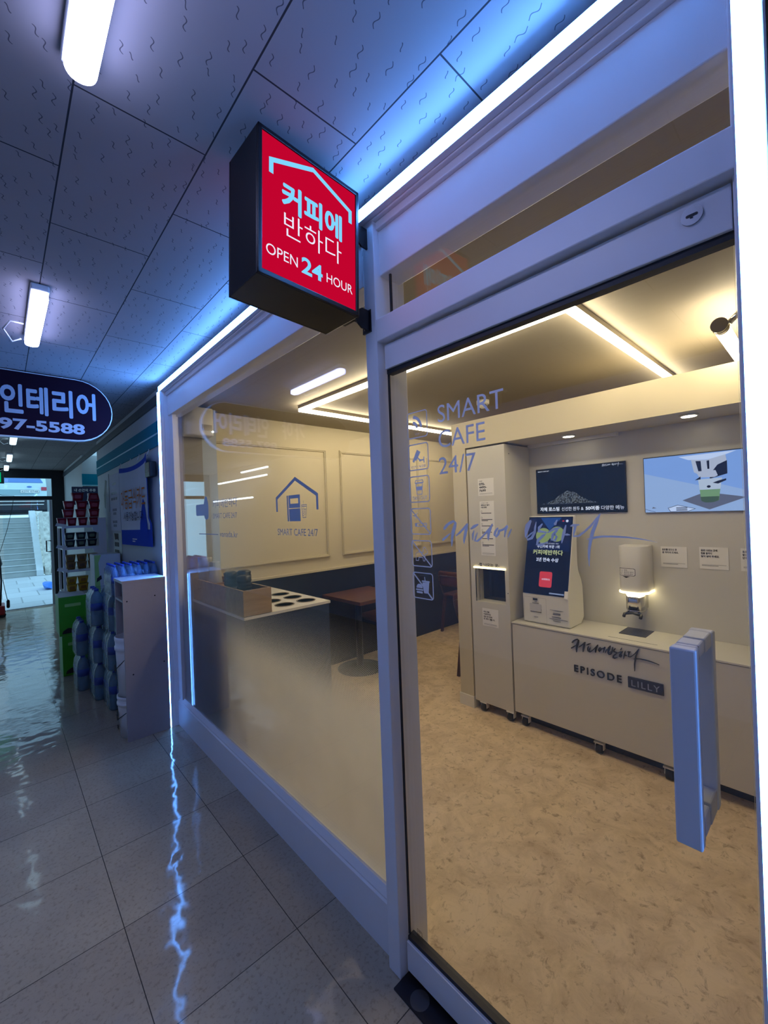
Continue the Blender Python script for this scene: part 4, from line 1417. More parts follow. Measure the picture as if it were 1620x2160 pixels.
# ceiling lamps
def ceil_lamp(y0, y1, label, xc=0.155, lm=M_LAMP, cord=True):
    t = thing('ceiling_lamp', label, 'ceiling light', (xc, (y0 + y1) / 2, 2.46), 'corridor tube lamps')
    MB().box(xc - 0.032, xc + 0.032, y0, y1, 2.490, 2.519).build('housing', M_WHITE, t, bevel=0.006)
    m = MB().prism([(u, v) for u, v in rrect(0.059, y1 - y0 - 0.004, 0.029, 6, xc, (y0 + y1) / 2)], (0, 0, 2.492), (UX, UY, UZ), 0.031, True)
    m.build('diffuser', lm, t, bevel=0.008)
    if not cord:
        return
    m = MB().tube([(xc - 0.04, y1 - 0.22, 2.50), (xc - 0.09, y1 - 0.25, 2.49), (xc - 0.115, y1 - 0.18, 2.47), (xc - 0.08, y1 - 0.06, 2.455), (xc - 0.045, y1 - 0.08, 2.47)], 0.004)
    m.build('cord', M_WHITE, t)


ceil_lamp(0.42, 1.105, 'tube lamp nearest the camera on the corridor ceiling', cord=False)
ceil_lamp(2.26, 2.93, 'tube lamp between the lit sign box and the maroon sign board')
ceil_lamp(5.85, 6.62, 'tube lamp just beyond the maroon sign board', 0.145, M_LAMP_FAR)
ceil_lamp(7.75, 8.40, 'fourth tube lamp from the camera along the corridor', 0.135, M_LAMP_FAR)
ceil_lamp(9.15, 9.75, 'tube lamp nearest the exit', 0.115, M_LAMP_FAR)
ceil_lamp(-1.42, -0.75, 'unseen tube lamp added behind the camera on the corridor ceiling')  # unseen lamp added at the row's spacing to brighten the shop frames


def wall_tube(y0, y1, z, label):
    t = thing('wall_tube_lamp', label, 'lamp', (-1.68, (y0 + y1) / 2, z), 'tubes on the opposite wall')
    MB().box(-1.75, -1.70, y0, y1, z - 0.02, z + 0.02).build('housing', M_WHITE, t)
    MB().cyl((-1.685, y0 + 0.02, z), (-1.685, y1 - 0.02, z), 0.016, n=12).build('tube', emit('wall_tube', (0.75, 0.88, 1.0), 7.0, True), t)


wall_tube(6.95, 8.1, 2.40, 'upper tube lamp on the wall across the corridor, seen in the window')
wall_tube(7.0, 9.3, 2.26, 'longer tube lamp on the wall across the corridor, seen in the window')
wall_tube(7.6, 9.6, 1.88, 'lowest tube lamp on the wall across the corridor, seen in the window')

# store wall on the right, beyond the shop -------------------------------------------
wr = S('wall_right', M_WALLW, (0.93, 1.3, 3.37, 6.32, 0, 2.52), (1.3, 2.2, 3.61, 7.6, 0, 2.52), (0.93, 1.3, 7.62, 10.0, 0, 2.52))
m = MB().box(0.922, 0.931, 3.37, 6.32, 2.085, 2.275)
m.box(0.925, 1.3, 7.612, 7.62, 2.07, 2.24)
m.build('teal_band', M_TEAL, wr)
MB().box(0.918, 0.924, 3.37, 6.325, 2.17, 2.182).box(0.925, 1.3, 7.608, 7.613, 2.06, 2.075).build('band_line', M_TEAL2, wr)
MB().box(0.915, 0.931, 3.40, 10.0, 2.40, 2.47).build('dark_cornice', pbr('dark_grey_cornice', (58, 66, 76), 0.5), wr)
MB().box(0.917, 0.931, 3.37, 3.43, 0, 2.40).build('edge_channel', pbr('dark_channel_metal', (52, 62, 76), 0.35, 0.4), wr)
S('trim_9', M_WALLW, (0.93, 1.0, 3.36, 3.37, 0, 2.52))
# store name board at the back of the recess
sb = thing('store_banner', 'small navy banner with white Korean words above the red noodle bowls', 'banner', (0.955, 7.60, 1.8))
MB().box(0.795, 1.115, 7.598, 7.606, 1.78, 2.045).build('panel', pbr('navy_banner', (18, 24, 66), 0.5), sb)
m = MB().text('내 손안의 주류', (0.825, 7.5975, 1.972), FACE_AL, 0.262, 0.045, bold=0.015)
m.text('플러스', (0.978, 7.5975, 1.905), FACE_AL, 0.118, 0.045, bold=0.03)
m.build('lettering', M_WHITE, sb)
MB().box(1.0, 1.08, 7.596, 7.598, 1.80, 1.865).build('yellow_patch', pbr('yellow_print', (220, 200, 90), 0.5), sb)

# banner on the store wall
bn = thing('cloth_banner', 'blue and white cloth banner with orange Korean words on the store wall', 'banner', (0.9, 4.33, 1.28))
vs, fs = [], []
NB = 16
zt0, zt1 = 2.035, 2.02


def bx(u, v):
    return 0.908 - 0.007 * math.sin(u * 5.2 + v * 2.0) * (0.3 + v * 0.7) - (0.02 * max(0, u - 0.85) / 0.15 if v > 0.3 else 0)


def bz(u, v):
    sag = 0.035 * 4 * u * (1 - u) * (v ** 3)
    return 1.282 + (2.045 - 1.282) * v - sag + 0.012 * (u - 0.5)


for k in range(NB + 1):
    for i in range(NB + 1):
        u, v = i / NB, k / NB
        vs.append((bx(u, v), 4.90 - 1.14 * u, bz(u, v)))
m = MB()
for k in range(NB):
    for i in range(NB):
        a = k * (NB + 1) + i
        fs = (a, a + 1, a + NB + 2, a + NB + 1)
        blue = k < 3 or k == NB - 1 or i == NB - 1
        m.f.append(fs)
        m.mi.append(1 if blue else 0)
        m.sm.append(True)
m.v = [Vector(p) for p in vs]
m.build('cloth', [M_BANWHITE, M_BANBLUE], bn)


def wrap(mb_, off=0.004):
    for p in mb_.v:
        u = (4.90 - p.y) / 1.14
        v = (p.z - 1.282) / 0.763
        p.x = bx(u, v) - off
    return mb_


m = MB().text('아동급식카드', (0.9, 4.82, 1.62), FACE_IN, 0.90, 0.185)
wrap(m, 0.008).build('lettering', M_ORANGE, bn)
m = MB().text('사용가능합니다', (0.9, 4.72, 1.51), FACE_IN, 0.70, 0.085)
wrap(m, 0.009).build('lettering', pbr('navy_print', (10, 14, 44), 0.85, spec=0.05), bn)
m = MB()
hat = [(-0.13, 0.0), (-0.12, 0.09), (-0.07, 0.20), (-0.02, 0.29), (0.0, 0.30), (0.03, 0.27), (0.08, 0.18), (0.12, 0.08), (0.13, 0.0)]
for i in range(len(hat) - 1):
    (ua, va), (ub, vb) = hat[i], hat[i + 1]
    m.add([(0.9, 4.02 - ua, 1.395), (0.9, 4.02 - ub, 1.395), (0.9, 4.02 - ub, 1.395 + vb), (0.9, 4.02 - ua, 1.395 + va)], [(0, 1, 2, 3)])
wrap(m, 0.003).build('printed_hat', M_BANBLUE, bn)
m = MB()
for dz_, w_ in ((0.0, 0.16), (-0.02, 0.10)):
    m.flat([(-4.42, 1.335 + dz_), (-4.42 + w_, 1.335 + dz_), (-4.42 + w_, 1.345 + dz_), (-4.42, 1.345 + dz_)], (0.9, 0, 0), FACE_IN)
wrap(m).build('small_print', M_BANWHITE, bn)
for y in (4.87, 4.45, 4.12, 3.80):
    m = MB().tube([(0.90, y, 2.03), (0.915, y - 0.005, 2.085)], 0.003, 6)
    m.build('tie', M_WHITE, bn)

ps = thing('poster', 'long white poster with rows of print beside the cloth banner', 'poster', (0.92, 5.3, 1.41))
MB().box(0.924, 0.929, 5.03, 5.53, 1.41, 2.02).build('sheet', M_BANWHITE, ps)
m = MB()
for z, w in ((1.90, 0.20), (1.80, 0.30), (1.74, 0.34), (1.62, 0.22), (1.58, 0.16), (1.49, 0.24), (1.45, 0.18)):
    for k in range(3):
        m.box(0.9235, 0.924, 5.30 + w / 2 - w * (k + 0.8) / 3, 5.30 + w / 2 - w * k / 3, z, z + 0.028)
m.build('print', pbr('slate_print', (84, 92, 116), 0.5), ps)
ps = thing('poster', 'white poster with a black drawing above the noodle shelf', 'poster', (0.92, 5.8, 1.62))
MB().box(0.925, 0.929, 5.60, 6.05, 1.62, 2.05).build('sheet', M_WALLW, ps)
MB().flat([(-5.88, 1.68), (-5.82, 1.66), (-5.78, 1.78), (-5.70, 1.98), (-5.80, 2.0), (-5.90, 1.82)], (0.9245, 0, 0), FACE_IN).build('drawing', M_INK, ps)
ps = thing('poster', 'small pale sheet with a black mark low beside the noodle shelf', 'poster', (0.92, 5.2, 1.1))
MB().box(0.925, 0.929, 5.02, 5.42, 1.12, 1.385).build('sheet', pbr('pale_green_sheet', (190, 204, 196), 0.5), ps)
m = MB().flat([(-5.38, 1.38), (-5.16, 1.38), (-5.16, 1.30), (-5.22, 1.32), (-5.34, 1.31)], (0.9245, 0, 0), FACE_IN)
for z in (1.24, 1.16):
    for k in range(3):
        m.box(0.9241, 0.9246, 5.30 - 0.075 * k, 5.36 - 0.075 * k, z, z + 0.045)
m.build('print', M_INK, ps)
bb = thing('wall_box', 'small black box on the store wall behind the blue banner edge', 'box', (0.9, 3.66, 1.84))
MB().box(0.865, 0.917, 3.60, 3.74, 1.845, 1.965).build('body', M_BLACK, bb, bevel=0.008)
MB().box(0.862, 0.866, 3.63, 3.70, 1.88, 1.90).build('chrome_badge', M_CHROME, bb)

# grey shelf standing next to the shop front
sh = thing('storage_shelf', 'narrow grey shelf unit standing on end beside the far light strip', 'shelf', (0.74, 3.45, 0))
MB().box(0.604, 0.872, 3.308, 3.324, 0.0, 1.078).build('side_panel', M_MELA, sh)
MB().box(0.604, 0.872, 3.564, 3.580, 0.0, 1.078).build('side_panel', M_MELA, sh)
MB().box(0.600, 0.872, 3.306, 3.582, 1.078, 1.096).build('top', M_MELA, sh)
MB().box(0.862, 0.872, 3.324, 3.564, 0.0, 1.078).build('back_panel', M_MELA, sh)
MB().box(0.606, 0.862, 3.324, 3.564, 0.945, 0.960).build('shelf_board', M_MELA, sh)
m = MB()
for x, z in ((0.627, 0.955), (0.80, 0.97), (0.65, 0.45), (0.845, 0.49)):
    m.cyl((x, 3.3085, z), (x, 3.3065, z), 0.005, n=10)
m.build('screw_hole', M_INK, sh)


def bucket(cx, cy, z, r, h, label, lines):
    t = thing('bucket', label, 'bucket', (cx, cy, z), 'white plastic buckets in the grey shelf')
    MB().lathe([(r * 0.84, 0.0), (r * 0.94, h * 0.72), (r * 0.955, h * 0.78), (r * 1.0, h * 0.785), (r * 1.0, h * 0.84), (r * 0.96, h * 0.845), (r * 0.965, h * 0.93), (r * 0.99, h * 0.94), (r * 0.99, h), (r * 0.9, h), (r * 0.86, h * 0.9)], (cx, cy, z), 28).build('body', M_WHITE, t)
    m = MB().tube([(cx - 0.3 * r, cy - r * 0.93, z + h * 0.74), (cx - r * 0.98, cy - r * 0.35, z + h * 0.50), (cx - r * 1.0, cy, z + h * 0.42), (cx - r * 0.96, cy + r * 0.4, z + h * 0.5)], 0.003, 6)
    m.build('handle', M_DARK, t)
    m = MB()
    for (zz, ww) in lines:
        for k in range(3):
            m.box(cx - r * 0.985, cx - r * 0.975, cy - ww / 2 + ww * k / 3, cy - ww / 2 + ww * (k + 0.8) / 3, z + zz, z + zz + 0.024)
    m.build('print', M_INK, t)


bucket(0.682, 3.444, 0.0, 0.112, 0.285, 'lower white bucket on the floor inside the grey shelf', [(0.15, 0.05), (0.06, 0.04)])
bucket(0.682, 3.444, 0.286, 0.114, 0.41, 'upper white bucket stacked on another inside the grey shelf', [(0.12, 0.05)])

# water bottle packs
def make_pack(label, grp, nx, ny, r, h, bm_, cap, name='water_pack'):
    t = thing(name, label, 'bottled water', (0, 0, 0), grp)
    prof = [(r * 0.80, 0.0), (r * 0.97, 0.012), (r * 0.97, h * 0.30), (r * 0.92, h * 0.33), (r * 0.97, h * 0.36), (r * 0.97, h * 0.68), (r * 0.80, h * 0.82), (r * 0.36, h * 0.925), (r * 0.32, h * 0.935)]
    for i in range(nx):
        for j in range(ny):
            x, y = (i - (nx - 1) / 2) * 2 * r, (j - (ny - 1) / 2) * 2 * r
            b = MB().lathe(prof, (x, y, 0), 12).build('bottle', bm_, t)
            if i == 0 and j == 0:
                b0 = b
            else:
                b.data = bpy.data.meshes.get(b.data.name)
            MB().lathe([(r * 0.34, h * 0.935), (r * 0.34, h * 0.992), (r * 0.30, h)], (x, y, 0), 10).build('cap', cap, b)
            MB().lathe([(r * 0.985, h * 0.42), (r * 0.985, h * 0.62)], (x, y, 0), 12).build('label_band', M_LABEL, b)
    # shrink film around the pack
    W, D = nx * r, ny * r
    prof2 = []
    m = MB()
    levels = [(0.0, 1.0, 0.0), (0.62, 1.0, 0.0), (0.80, 0.93, 0.0), (0.93, 0.72, 0.0), (0.99, 0.45, 0.0)]
    rings = []
    for zf, k, _ in levels:
        ring = rrect(2 * W * (k if k > 0.9 else k) + 0.002, 2 * D * (k if k > 0.9 else (k + 0.12)) + 0.002, r * 0.8 * k, 4)
        rings.append(len(m.v))
        m.v += [Vector((u, v, zf * h)) for u, v in ring]
    nr = len(ring)
    for a, b in zip(rings[:-1], rings[1:]):
        for k in range(nr):
            j = (k + 1) % nr
            m.f.append((a + k, a + j, b + j, b + k))
            m.mi.append(0)
            m.sm.append(True)
    m.build('shrink_film', M_SHRINK, t)
    return t


def m_shrink():
    t = NT('shrink_film')
    nz = t.n('TexNoise', Vector=t.coord(), Scale=26.0, Detail=4.0, Distortion=1.0).outputs['Fac']
    bp = t.n('Bump', Strength=0.8, Distance=0.02, Height=nz)
    fr = t.n('LayerWeight', Blend=0.5, Normal=bp.outputs[0]).outputs['Facing']
    f2 = t.math('MULTIPLY_ADD', t.math('POWER', fr, 3.0), 0.6, 0.04)
    tr = t.n('BsdfTransparent', Color=(0.86, 0.92, 0.95, 1))
    gl = t.n('BsdfGlossy', Roughness=0.12, Normal=bp.outputs[0])
    mx = t.n('MixShader', _0=f2, _1=tr.outputs[0], _2=gl.outputs[0])
    return t.surf(mx.outputs[0])


M_SHRINK = m_shrink()
PG = 'shrink wrapped packs of large water bottles'
PH = 0.312
pk = make_pack('pack of large clear water bottles, bottom of the middle stack', PG, 2, 3, 0.051, PH, M_PET, M_CAPB)
pk.location = (0.652, 4.41, 0)
dup(pk, (0.652, 4.41, PH + 0.002), 'pack of large clear water bottles, second layer of the middle stack')
dup(pk, (0.645, 4.41, 2 * (PH + 0.002)), 'pack of large clear water bottles on top of the middle stack')
dup(pk, (0.575, 4.765, 0), 'pack of large clear water bottles on the floor beside the green cartons')
dup(pk, (0.575, 4.765, PH + 0.002), 'upper pack of large water bottles beside the green cartons')
dup(pk, (0.705, 4.09, 0), 'pack of water bottles on the floor between the grey shelf and the middle stack')
dup(pk, (0.705, 4.09, PH + 0.002), 'second-layer pack of water bottles between the grey shelf and the middle stack')
dup(pk, (0.72, 4.09, 2 * (PH + 0.002)), 'third-layer pack of water bottles between the grey shelf and the middle stack')
dup(pk, (0.745, 3.765, 0), 'pack of water bottles on the floor right behind the grey shelf')
dup(pk, (0.745, 3.765, PH + 0.002), 'second-layer pack of water bottles right behind the grey shelf')
dup(pk, (0.745, 3.765, 2 * (PH + 0.002)), 'third-layer pack of water bottles right behind the grey shelf')
sp2 = make_pack('wrapped pack of small blue-capped bottles on top of the stack below the banner', 'small bottle packs', 6, 6, 0.0265, 0.235, M_PETB, M_CAPB, 'small_bottle_pack')
sp2.location = (0.755, 3.80, 3 * (PH + 0.002) + 0.004)


# cartons
def carton(x0, x1, y0, y1, z0, z1, label, grp, mats, kind):
    t = thing('carton', label, 'carton', ((x0 + x1) / 2, (y0 + y1) / 2, z0), grp)
    MB().box(x0, x1, y0, y1, z0, z1).build('box', mats[0], t, bevel=0.004)
    m = MB()
    if kind == 'green':
        m.mat(0).box(x0 + 0.004, x1 - 0.004, y0 + 0.004, y1 - 0.004, z1 - 0.001, z1 + 0.0015)
        m.mat(1).text('FRESH', (x0 + 0.04, y0 - 0.001, z1 - 0.10), FACE_AL, (x1 - x0) * 0.62, 0.035, bold=0.02) if False else None
        m.mat(1).flat(rrect((x1 - x0) * 0.58, 0.03, 0.006, 3, (x0 + x1) / 2, z1 - 0.085), (0, y0 - 0.001, 0), FACE_AL)
        m.mat(2).flat([(x0 + 0.02, z0 + 0.02), (x1 - 0.05, z0 + 0.02), (x1 - 0.07, z0 + 0.055), (x0 + 0.07, z0 + 0.075), (x0 + 0.03, z0 + 0.05)], (0, y0 - 0.001, 0), FACE_AL)
        m.build('print', [M_CARTON, M_GREEN2, pbr('dark_fruit_print', (34, 24, 20), 0.5)], t)
    else:
        m.mat(0).flat([(x0 + 0.003, z0 + 0.003), (x0 + 0.05, z0 + 0.003), (x0 + 0.035, z1 - 0.08), (x0 + 0.06, z1 - 0.003), (x0 + 0.003, z1 - 0.003)], (0, y0 - 0.001, 0), FACE_AL)
        m.mat(1).flat([(x0 + 0.015, z0 + 0.12), (x0 + 0.06, z0 + 0.15), (x0 + 0.055, z0 + 0.19), (x0 + 0.02, z0 + 0.16)], (0, y0 - 0.0014, 0), FACE_AL)
        m.mat(2).flat([(x0 + 0.08, z0 + 0.05), (x1 - 0.03, z0 + 0.05), (x1 - 0.03, z1 - 0.14), (x0 + 0.08, z1 - 0.14)], (0, y0 - 0.001, 0), FACE_AL)
        m.build('print', [M_GREEN2, pbr('dark_fruit_print', (34, 24, 20), 0.5), pbr('grey_carton_print', (150, 150, 160), 0.5)], t)
    return t


carton(0.424, 0.640, 5.20, 5.52, 0.0, 0.395, 'green drink carton on the floor beside the water packs', 'green drink cartons', [M_GREEN], 'green')
carton(0.405, 0.630, 5.19, 5.52, 0.398, 0.780, 'green drink carton stacked on another, white open top', 'green drink cartons', [M_GREEN], 'green')
for k, lb_ in enumerate(('white and green carton at the bottom behind the water packs', 'white and green carton in the middle behind the water packs', 'white and green carton topmost behind the water packs')):
    carton(0.680, 0.905, 5.00, 5.26, 0.395 * k, 0.395 * k + 0.392, lb_, 'white and green cartons', [M_CARTON], 'white')

# noodle rack --------------------------------------------------------------------
RX0, RX1, RY0, RY1 = 0.505, 0.915, 5.78, 6.28
rk = thing('shelf_rack', 'white plastic shelf rack loaded with noodle bowls beside the exit', 'rack', (0.71, 6.0, 0))
SHZ = (0.43, 0.735, 0.985, 1.235, 1.475)
for (x, y, w) in ((RX0, RY0, 0.022), (RX1 - 0.075, RY0, 0.075), (RX0, RY1 - 0.03, 0.022), (RX1 - 0.04, RY1 - 0.03, 0.04)):
    MB().box(x, x + w, y, y + 0.03, 0.0, 1.475 if w < 0.05 else 1.56).build('post', M_WHITE, rk)
for z in SHZ:
    m = MB().box(RX0, RX1, RY0 + 0.03, RY1 - 0.03, z - 0.02, z)
    pts_ = [(RX0 + 0.022, z - 0.022), (RX0 + 0.022, z + 0.004), (RX1 - 0.075, z + 0.004), (RX1 - 0.075, z - 0.085)] + [(RX1 - 0.075 - 0.06 * math.sin(math.radians(a)) - 0.0, z - 0.085 + 0.063 * (1 - math.cos(math.radians(a)))) for a in (30, 60, 90)]
    m.prism(pts_, (0, RY0, 0), FACE_AL, 0.02)
    b = m.build('shelf_board', M_WHITE, rk)
    MB().add([(RX0 - 0.06, RY0 - 0.03, z + 0.01), (RX0 + 0.03, RY0 - 0.03, z - 0.012), (RX0 + 0.04, RY0 - 0.012, z + 0.02), (RX0 - 0.045, RY0 - 0.012, z + 0.04)], [(0, 1, 2, 3)]).build('price_tag', M_PAPER, b)


def bowl(x, y, z, w, h, label, matx, grp, flip=False, lid=True):
    t = thing('noodle_bowl', label, 'noodle bowl', (x, y, z), grp)
    k = 0.78
    a, b = (w, w * k) if flip else (w * k, w)
    m = MB()
    r0, r1 = rrect(a, a, a * 0.15, 3), rrect(b, b, b * 0.15, 3)
    n = len(r0)
    m.v = [Vector((x + u, y + v, z)) for u, v in r0] + [Vector((x + u, y + v, z + h * 0.93)) for u, v in r1]
    for i in range(n):
        j = (i + 1) % n
        m.f.append((i, j, n + j, n + i))
        m.mi.append(0)
        m.sm.append(True)
    m.f += [tuple(range(n)), tuple(range(n, 2 * n))]
    m.mi += [0, 0]
    m.sm += [False, False]
    m.build('cup', matx, t)
    zl = z + (0.0 if flip else h * 0.93)
    MB().prism(rrect(w * 1.03, w * 1.03, w * 0.16, 3, x, y), (0, 0, zl + h * 0.07), (UX, UY, UZ), h * 0.07).build('lid', M_LIDS[matx.name], t)
    MB().flat(rrect(w * 0.5, h * 0.45, 0.008, 2, x, z + h * 0.5), (0, y - w * 0.475, 0), FACE_AL).build('print', M_PRINT[matx.name], t)
    return t


M_LIDS = {'red_bowl': pbr('maroon_lid', (110, 26, 40), 0.3), 'dark_bowl': pbr('grey_lid', (84, 96, 104), 0.3), 'brown_bowl': pbr('tan_lid', (150, 120, 80), 0.35), 'yellow_bowl': pbr('amber_lid', (180, 140, 60), 0.35)}
M_PRINT = {'red_bowl': pbr('pink_print', (176, 70, 80), 0.5), 'dark_bowl': pbr('olive_print', (96, 110, 80), 0.5), 'brown_bowl': pbr('dark_tan_print', (90, 62, 36), 0.5), 'yellow_bowl': pbr('ochre_print', (150, 96, 30), 0.5)}
YB = RY0 + 0.10
row = [('bottom row', 1.478, (0.515, 0.605, 0.705, 0.808)), ('second row', 1.572, (0.575, 0.69, 0.815)), ('third row', 1.666, (0.585, 0.70, 0.82)), ('top', 1.760, (0.665, 0.815))]
pos = ('leftmost', 'second from left', 'third from left', 'rightmost')
for rn_, z, xs_ in row:
    for i, x in enumerate(xs_):
        if len(xs_) == 4:
            pw = pos[i]
        elif len(xs_) == 3:
            pw = ('leftmost', 'middle', 'rightmost')[i]
        else:
            pw = ('left', 'right')[i]
        bowl(x + 0.0, YB, z, 0.086 if len(xs_) > 3 else 0.102 if len(xs_) > 2 else 0.112, 0.092, 'red noodle bowl, %s of the %s on the rack' % (pw, rn_), M_REDBOWL, 'red noodle bowls on the rack', flip=(rn_ == 'top' and i == 1))
for zi, z in enumerate((1.239, 1.322)):
    for i, x in enumerate((0.592, 0.695, 0.798)):
        bowl(x - 0.01, YB + 0.02, z, 0.094, 0.080, 'dark noodle bowl, %s in the %s row under the red bowls' % (('left', 'middle', 'right')[i], ('lower', 'upper')[zi]), M_DKBOWL, 'dark noodle bowls on the rack')
for zi, z in enumerate((0.989, 1.072)):
    for i, x in enumerate((0.592, 0.695, 0.798)):
        bowl(x - 0.01, YB + 0.02, z, 0.094, 0.080, 'brown noodle bowl, %s in the %s row of the third shelf' % (('left', 'middle', 'right')[i], ('lower', 'upper')[zi]), M_BRBOWL, 'brown noodle bowls on the rack')
for zi, z in enumerate((0.739, 0.822)):
    for i, x in enumerate((0.585, 0.69)):
        bowl(x, YB + 0.02, z, 0.098, 0.080, 'yellow noodle bowl, %s in the %s row of the fourth shelf' % (('left', 'right')[i], ('lower', 'upper')[zi]), M_YELBOWL, 'yellow noodle bowls on the rack')

# exit door ---------------------------------------------------------------------
M_EXITF = pbr('dark_exit_frame', (28, 32, 38), 0.4, 0.3)
S('trim_10', M_EXITF, (0.742, 0.93, 9.98, 10.06, 0, 2.52), (-1.75, 0.742, 9.98, 10.06, 2.365, 2.52), (-1.75, 0.742, 9.98, 10.06, 1.965, 2.035), (-0.62, -0.54, 9.98, 10.06, 0, 2.365),
  (-1.75, -1.65, 9.98, 10.06, 0, 2.365))
w3 = struct('window_3', (0.1, 10.02, 2.03))
MB().box(-0.54, 0.742, 10.017, 10.023, 2.035, 2.365).box(-1.65, -0.62, 10.017, 10.023, 0.0, 2.365).build('glass_pane', M_GLASS_EXIT, w3)
d2 = struct('door_2', (0.1, 10.0, 0))
m = MB().box(0.700, 0.738, 9.99, 10.03, 0.005, 1.96)
m.box(0.05, 0.700, 9.995, 10.025, 0.005, 0.02)
m.build('door_stile', M_ALU, d2)
MB().box(0.05, 0.700, 10.007, 10.013, 0.02, 1.955).build('door_glass', M_GLASS_EXIT, d2)
m = MB()
m.tube([(0.70, 9.95, 1.20), (0.635, 9.95, 1.205), (0.635, 9.95, 1.005), (0.70, 9.95, 1.0)], 0.010)
m.tube([(0.70, 9.95, 1.20), (0.70, 10.0, 1.20)], 0.008).tube([(0.70, 9.95, 1.0), (0.70, 10.0, 1.0)], 0.008)
m.build('door_handle', M_BLACK, d2)
es = thing('exit_sign', 'green lit exit sign box at the left edge under the ceiling', 'sign', (-0.06, 9.85, 2.24))
MB().box(-0.22, 0.085, 9.83, 9.90, 2.25, 2.46).build('housing', pbr('dark_green_housing', (10, 44, 40), 0.5), es)
MB().box(-0.20, 0.045, 9.826, 9.83, 2.27, 2.44).build('lit_face', emit('exit_green', (0, 190, 130), 0.9), es)
m = MB().tube([(-0.02, 9.6, 2.05), (0.06, 9.62, 2.03), (0.20, 9.6, 2.02), (0.17, 9.62, 1.80), (0.10, 9.62, 1.45), (0.02, 9.62, 1.15), (-0.05, 9.62, 0.9)], 0.004, 6)
m.build('cable', M_DARK, None, label='thin dark cable drooping in front of the exit glass', cat='cable')
# hand cart at the left edge
hc = thing('hand_cart', 'red hand cart with dark bag cut by the left edge near the exit', 'cart', (-0.12, 9.55, 0))
MB().box(-0.32, 0.035, 9.30, 9.75, 0.05, 0.20).build('deck', M_RED, hc, bevel=0.02)
m = MB()
for y in (9.36, 9.70):
    m.tube([(-0.02, y, 0.2), (0.0, y, 0.6), (-0.01, y, 1.0)], 0.012)
m.build('handle', M_DARK, hc)
MB().lathe([(0.05, 0.0), (0.075, 0.05), (0.06, 0.14), (0.03, 0.20)], (-0.05, 9.5, 0.82), 14).build('bag', M_BLACK, hc, bevel=0.0)
for y in (9.36, 9.70):
    MB().cyl((0.0, y - 0.02, 0.045), (0.0, y + 0.02, 0.045), 0.045, n=16).build('wheel', M_RUBBER, hc)
m = MB().tube([(0.02, 9.40, 0.62), (0.045, 9.40, 0.42), (0.07, 9.40, 0.26)], 0.005, 6)
m.lathe([(0.012, -0.02), (0.022, -0.005), (0.022, 0.10), (0.008, 0.12)], (0.075, 9.40, 0.16), 10)
m.build('hand_brush', M_DARK, hc)

# ------------------------------------------------------------------ outdoors
S('floor.002', M_PAVE, (-4.0, 4.0, 10.06, 16.3, -0.06, -0.005))
m = MB()
for k in range(11):
    y0, z1 = 16.25 + 0.27 * k, 0.162 * (k + 1)
    m.box(-3.0, 0.86, y0, 19.4, z1 - 0.162, z1 - 0.022)
    m.box(-3.0, 0.86, y0 - 0.02, 19.4, z1 - 0.022, z1)
st_ = m.build('stairs', M_CONC, kind='structure')
m = MB()
for k in range(11):
    y0, z1 = 16.25 + 0.27 * k, 0.162 * (k + 1)
    m.box(-3.0, 0.86, y0 - 0.022, y0 + 0.06, z1 - 0.006, z1 + 0.001)
m.build('step_nosing', M_CONC2, st_)
m = MB().prism([(16.15, 0.0), (16.15, 0.16), (19.2, 2.02), (19.6, 2.02), (19.6, 0.0)], (0.78, 0, 0), (UY, UZ, UX), -0.16)
m.build('stair_kerb', M_CONC2, st_)
m = MB()
m.box(0.98, 1.12, 16.2, 19.6, 0.0, 1.9)
m.prism([(16.4, 0.0), (16.3, 0.35), (19.2, 2.0), (19.6, 2.0), (19.6, 0.0)], (0.94, 0, 0), (UY, UZ, UX), -0.20)
m.build('stone_wall', M_STONE, st_)
m = MB()
for k in range(11):
    m.box(1.14, 3.0, 16.1 + 0.27 * k, 19.4, 0.162 * k, 0.162 * (k + 1))
m.build('side_steps', M_CONC, st_)
S('floor.003', pbr('street_concrete', (176, 180, 182), 0.8), (-4.0, 4.0, 19.4, 30.0, 1.62, 1.782))
S('wall_outdoor', pbr('outdoor_wall', (176, 182, 184), 0.8), (1.45, 3.6, 22.4, 22.6, 1.78, 6.0))
# car parked at the head of the stairs, seen from behind
cr = thing('car', 'white car parked at the top of the outdoor stairs, seen from behind', 'car', (0.42, 22.0, 1.78))
cy0 = 20.3
side = [(0.0, 0.72), (0.0, 1.02), (0.10, 1.10), (0.16, 1.30), (0.55, 1.70), (1.2, 1.78), (2.4, 1.74), (3.2, 1.25), (4.2, 1.05), (4.3, 0.72)]
m = MB().prism([(y, z) for y, z in side], (1.365, cy0, 1.78), (UY, UZ, UX), 1.86)
m.build('body', M_CARW, cr, bevel=0.05, seg=3)
m = MB().prism([(0.02, 0.20), (-0.04, 0.30), (-0.04, 0.72), (4.3, 0.72), (4.3, 0.20)], (1.36, cy0, 1.78), (UY, UZ, UX), 1.85)
m.build('bumper', pbr('dark_bumper', (26, 28, 40), 0.35), cr, bevel=0.02)
m = MB().box(-0.40, 1.28, cy0 - 0.052, cy0 - 0.03, 2.38, 2.41).box(-0.20, 1.26, cy0 - 0.06, cy0 - 0.03, 2.26, 2.29)
m.build('chrome_strip', M_CHROME, cr)
rw = [(-0.28, 1.13), (1.14, 1.13), (1.02, 1.60), (-0.16, 1.60)]
s0, s1 = Vector((0, 0.10, 1.10)), Vector((0, 0.55, 1.70))
dd = (s1 - s0).normalized()
m = MB()
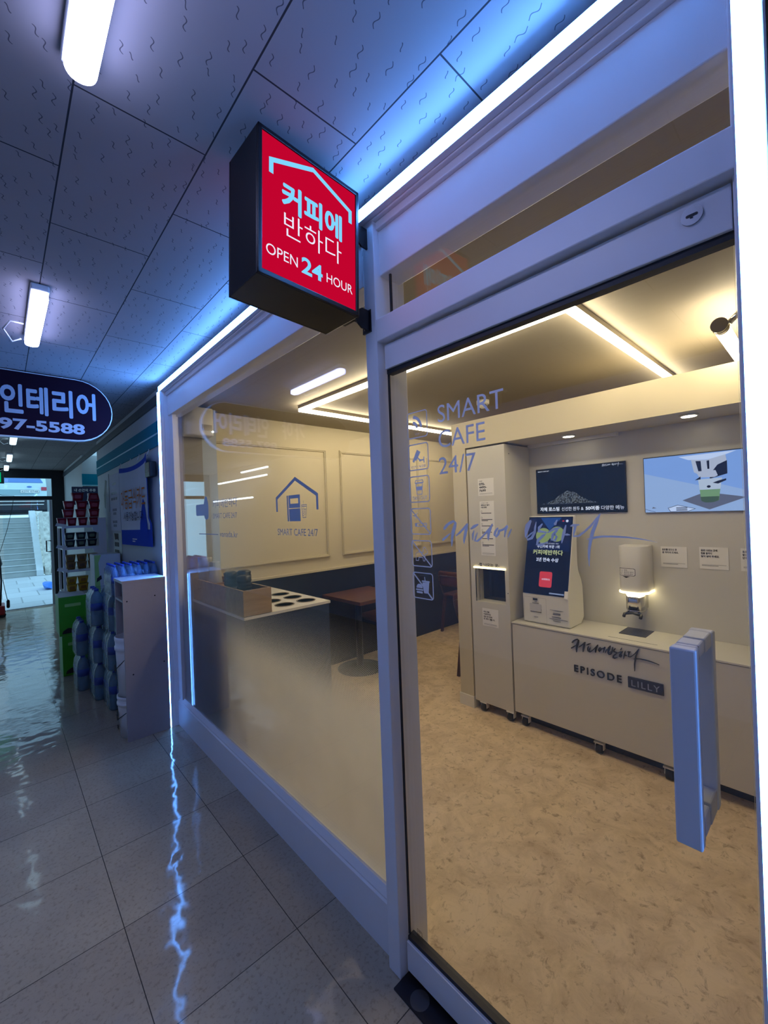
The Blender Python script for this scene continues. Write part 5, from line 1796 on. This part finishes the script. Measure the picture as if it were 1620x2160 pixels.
m.prism([(0.10, 0.02), (1.76, 0.02), (1.62, 0.50), (0.24, 0.50)], (-0.495, cy0 + 0.145, 3.095), (UX, Vector((0, 0.698, 0.716)), Vector((0, -0.716, 0.698))), 0.03)
m.build('rear_window', M_CARGLASS, cr)
m = MB().box(0.02, 0.99, cy0 - 0.02, cy0 + 0.02, 2.63, 2.83)
m.build('plate_recess', pbr('car_shadow_panel', (150, 176, 182), 0.4), cr)
pt = MB().box(0.60, 1.14, cy0 - 0.03, cy0 - 0.018, 2.70, 2.82).build('number_plate', M_PAPER, cr)
m = MB().text('62머 0748', (0.64, cy0 - 0.031, 2.725), FACE_AL, 0.46, 0.07, bold=0.01)
m.outline(rrect(0.53, 0.11, 0.01, 2, 0.87, 2.76), 0.008, (0, cy0 - 0.031, 0), FACE_AL)
m.build('lettering', pbr('plate_ink', (70, 90, 120), 0.5), pt)
for x0, x1 in ((-0.50, -0.02), (1.20, 1.36)):
    MB().box(x0, x1, cy0 - 0.012, cy0 + 0.05, 2.80, 2.93).build('tail_light', pbr('tail_light_red', (190, 60, 80), 0.3), cr)
MB().flat(circ(0.075, 20, 0.86, 2.93, 0.035), (0, cy0 - 0.004, 0), FACE_AL).build('badge', M_CARGLASS, cr)
for y in (cy0 + 0.75, cy0 + 3.4):
    for x0 in (-0.47, 1.14):
        MB().cyl((x0, y, 2.09), (x0 + 0.2, y, 2.09), 0.31, n=24).build('wheel', M_RUBBER, cr)
m = MB()
random.seed(3)
P = []
for k in range(26):
    a, r_ = random.uniform(0, 6.283), random.uniform(0.02, 0.17)
    P.append((0.80 + r_ * math.cos(a) * 0.7, 12.7 + r_ * math.sin(a) * 2.2, random.uniform(0.0, 0.16)))
bm = bmesh.new()
for p in P:
    bm.verts.new(p)
bmesh.ops.convex_hull(bm, input=bm.verts)
me = bpy.data.meshes.new('plastic_bag')
bm.verts.ensure_lookup_table()
bm.verts.index_update()
m.add([v.co.copy() for v in bm.verts], [tuple(v.index for v in f.verts) for f in bm.faces])
bm.free()
m.build('plastic_bag', M_BLUEBAG, None, label='crumpled blue plastic bag on the pavement just outside the exit', cat='bag')
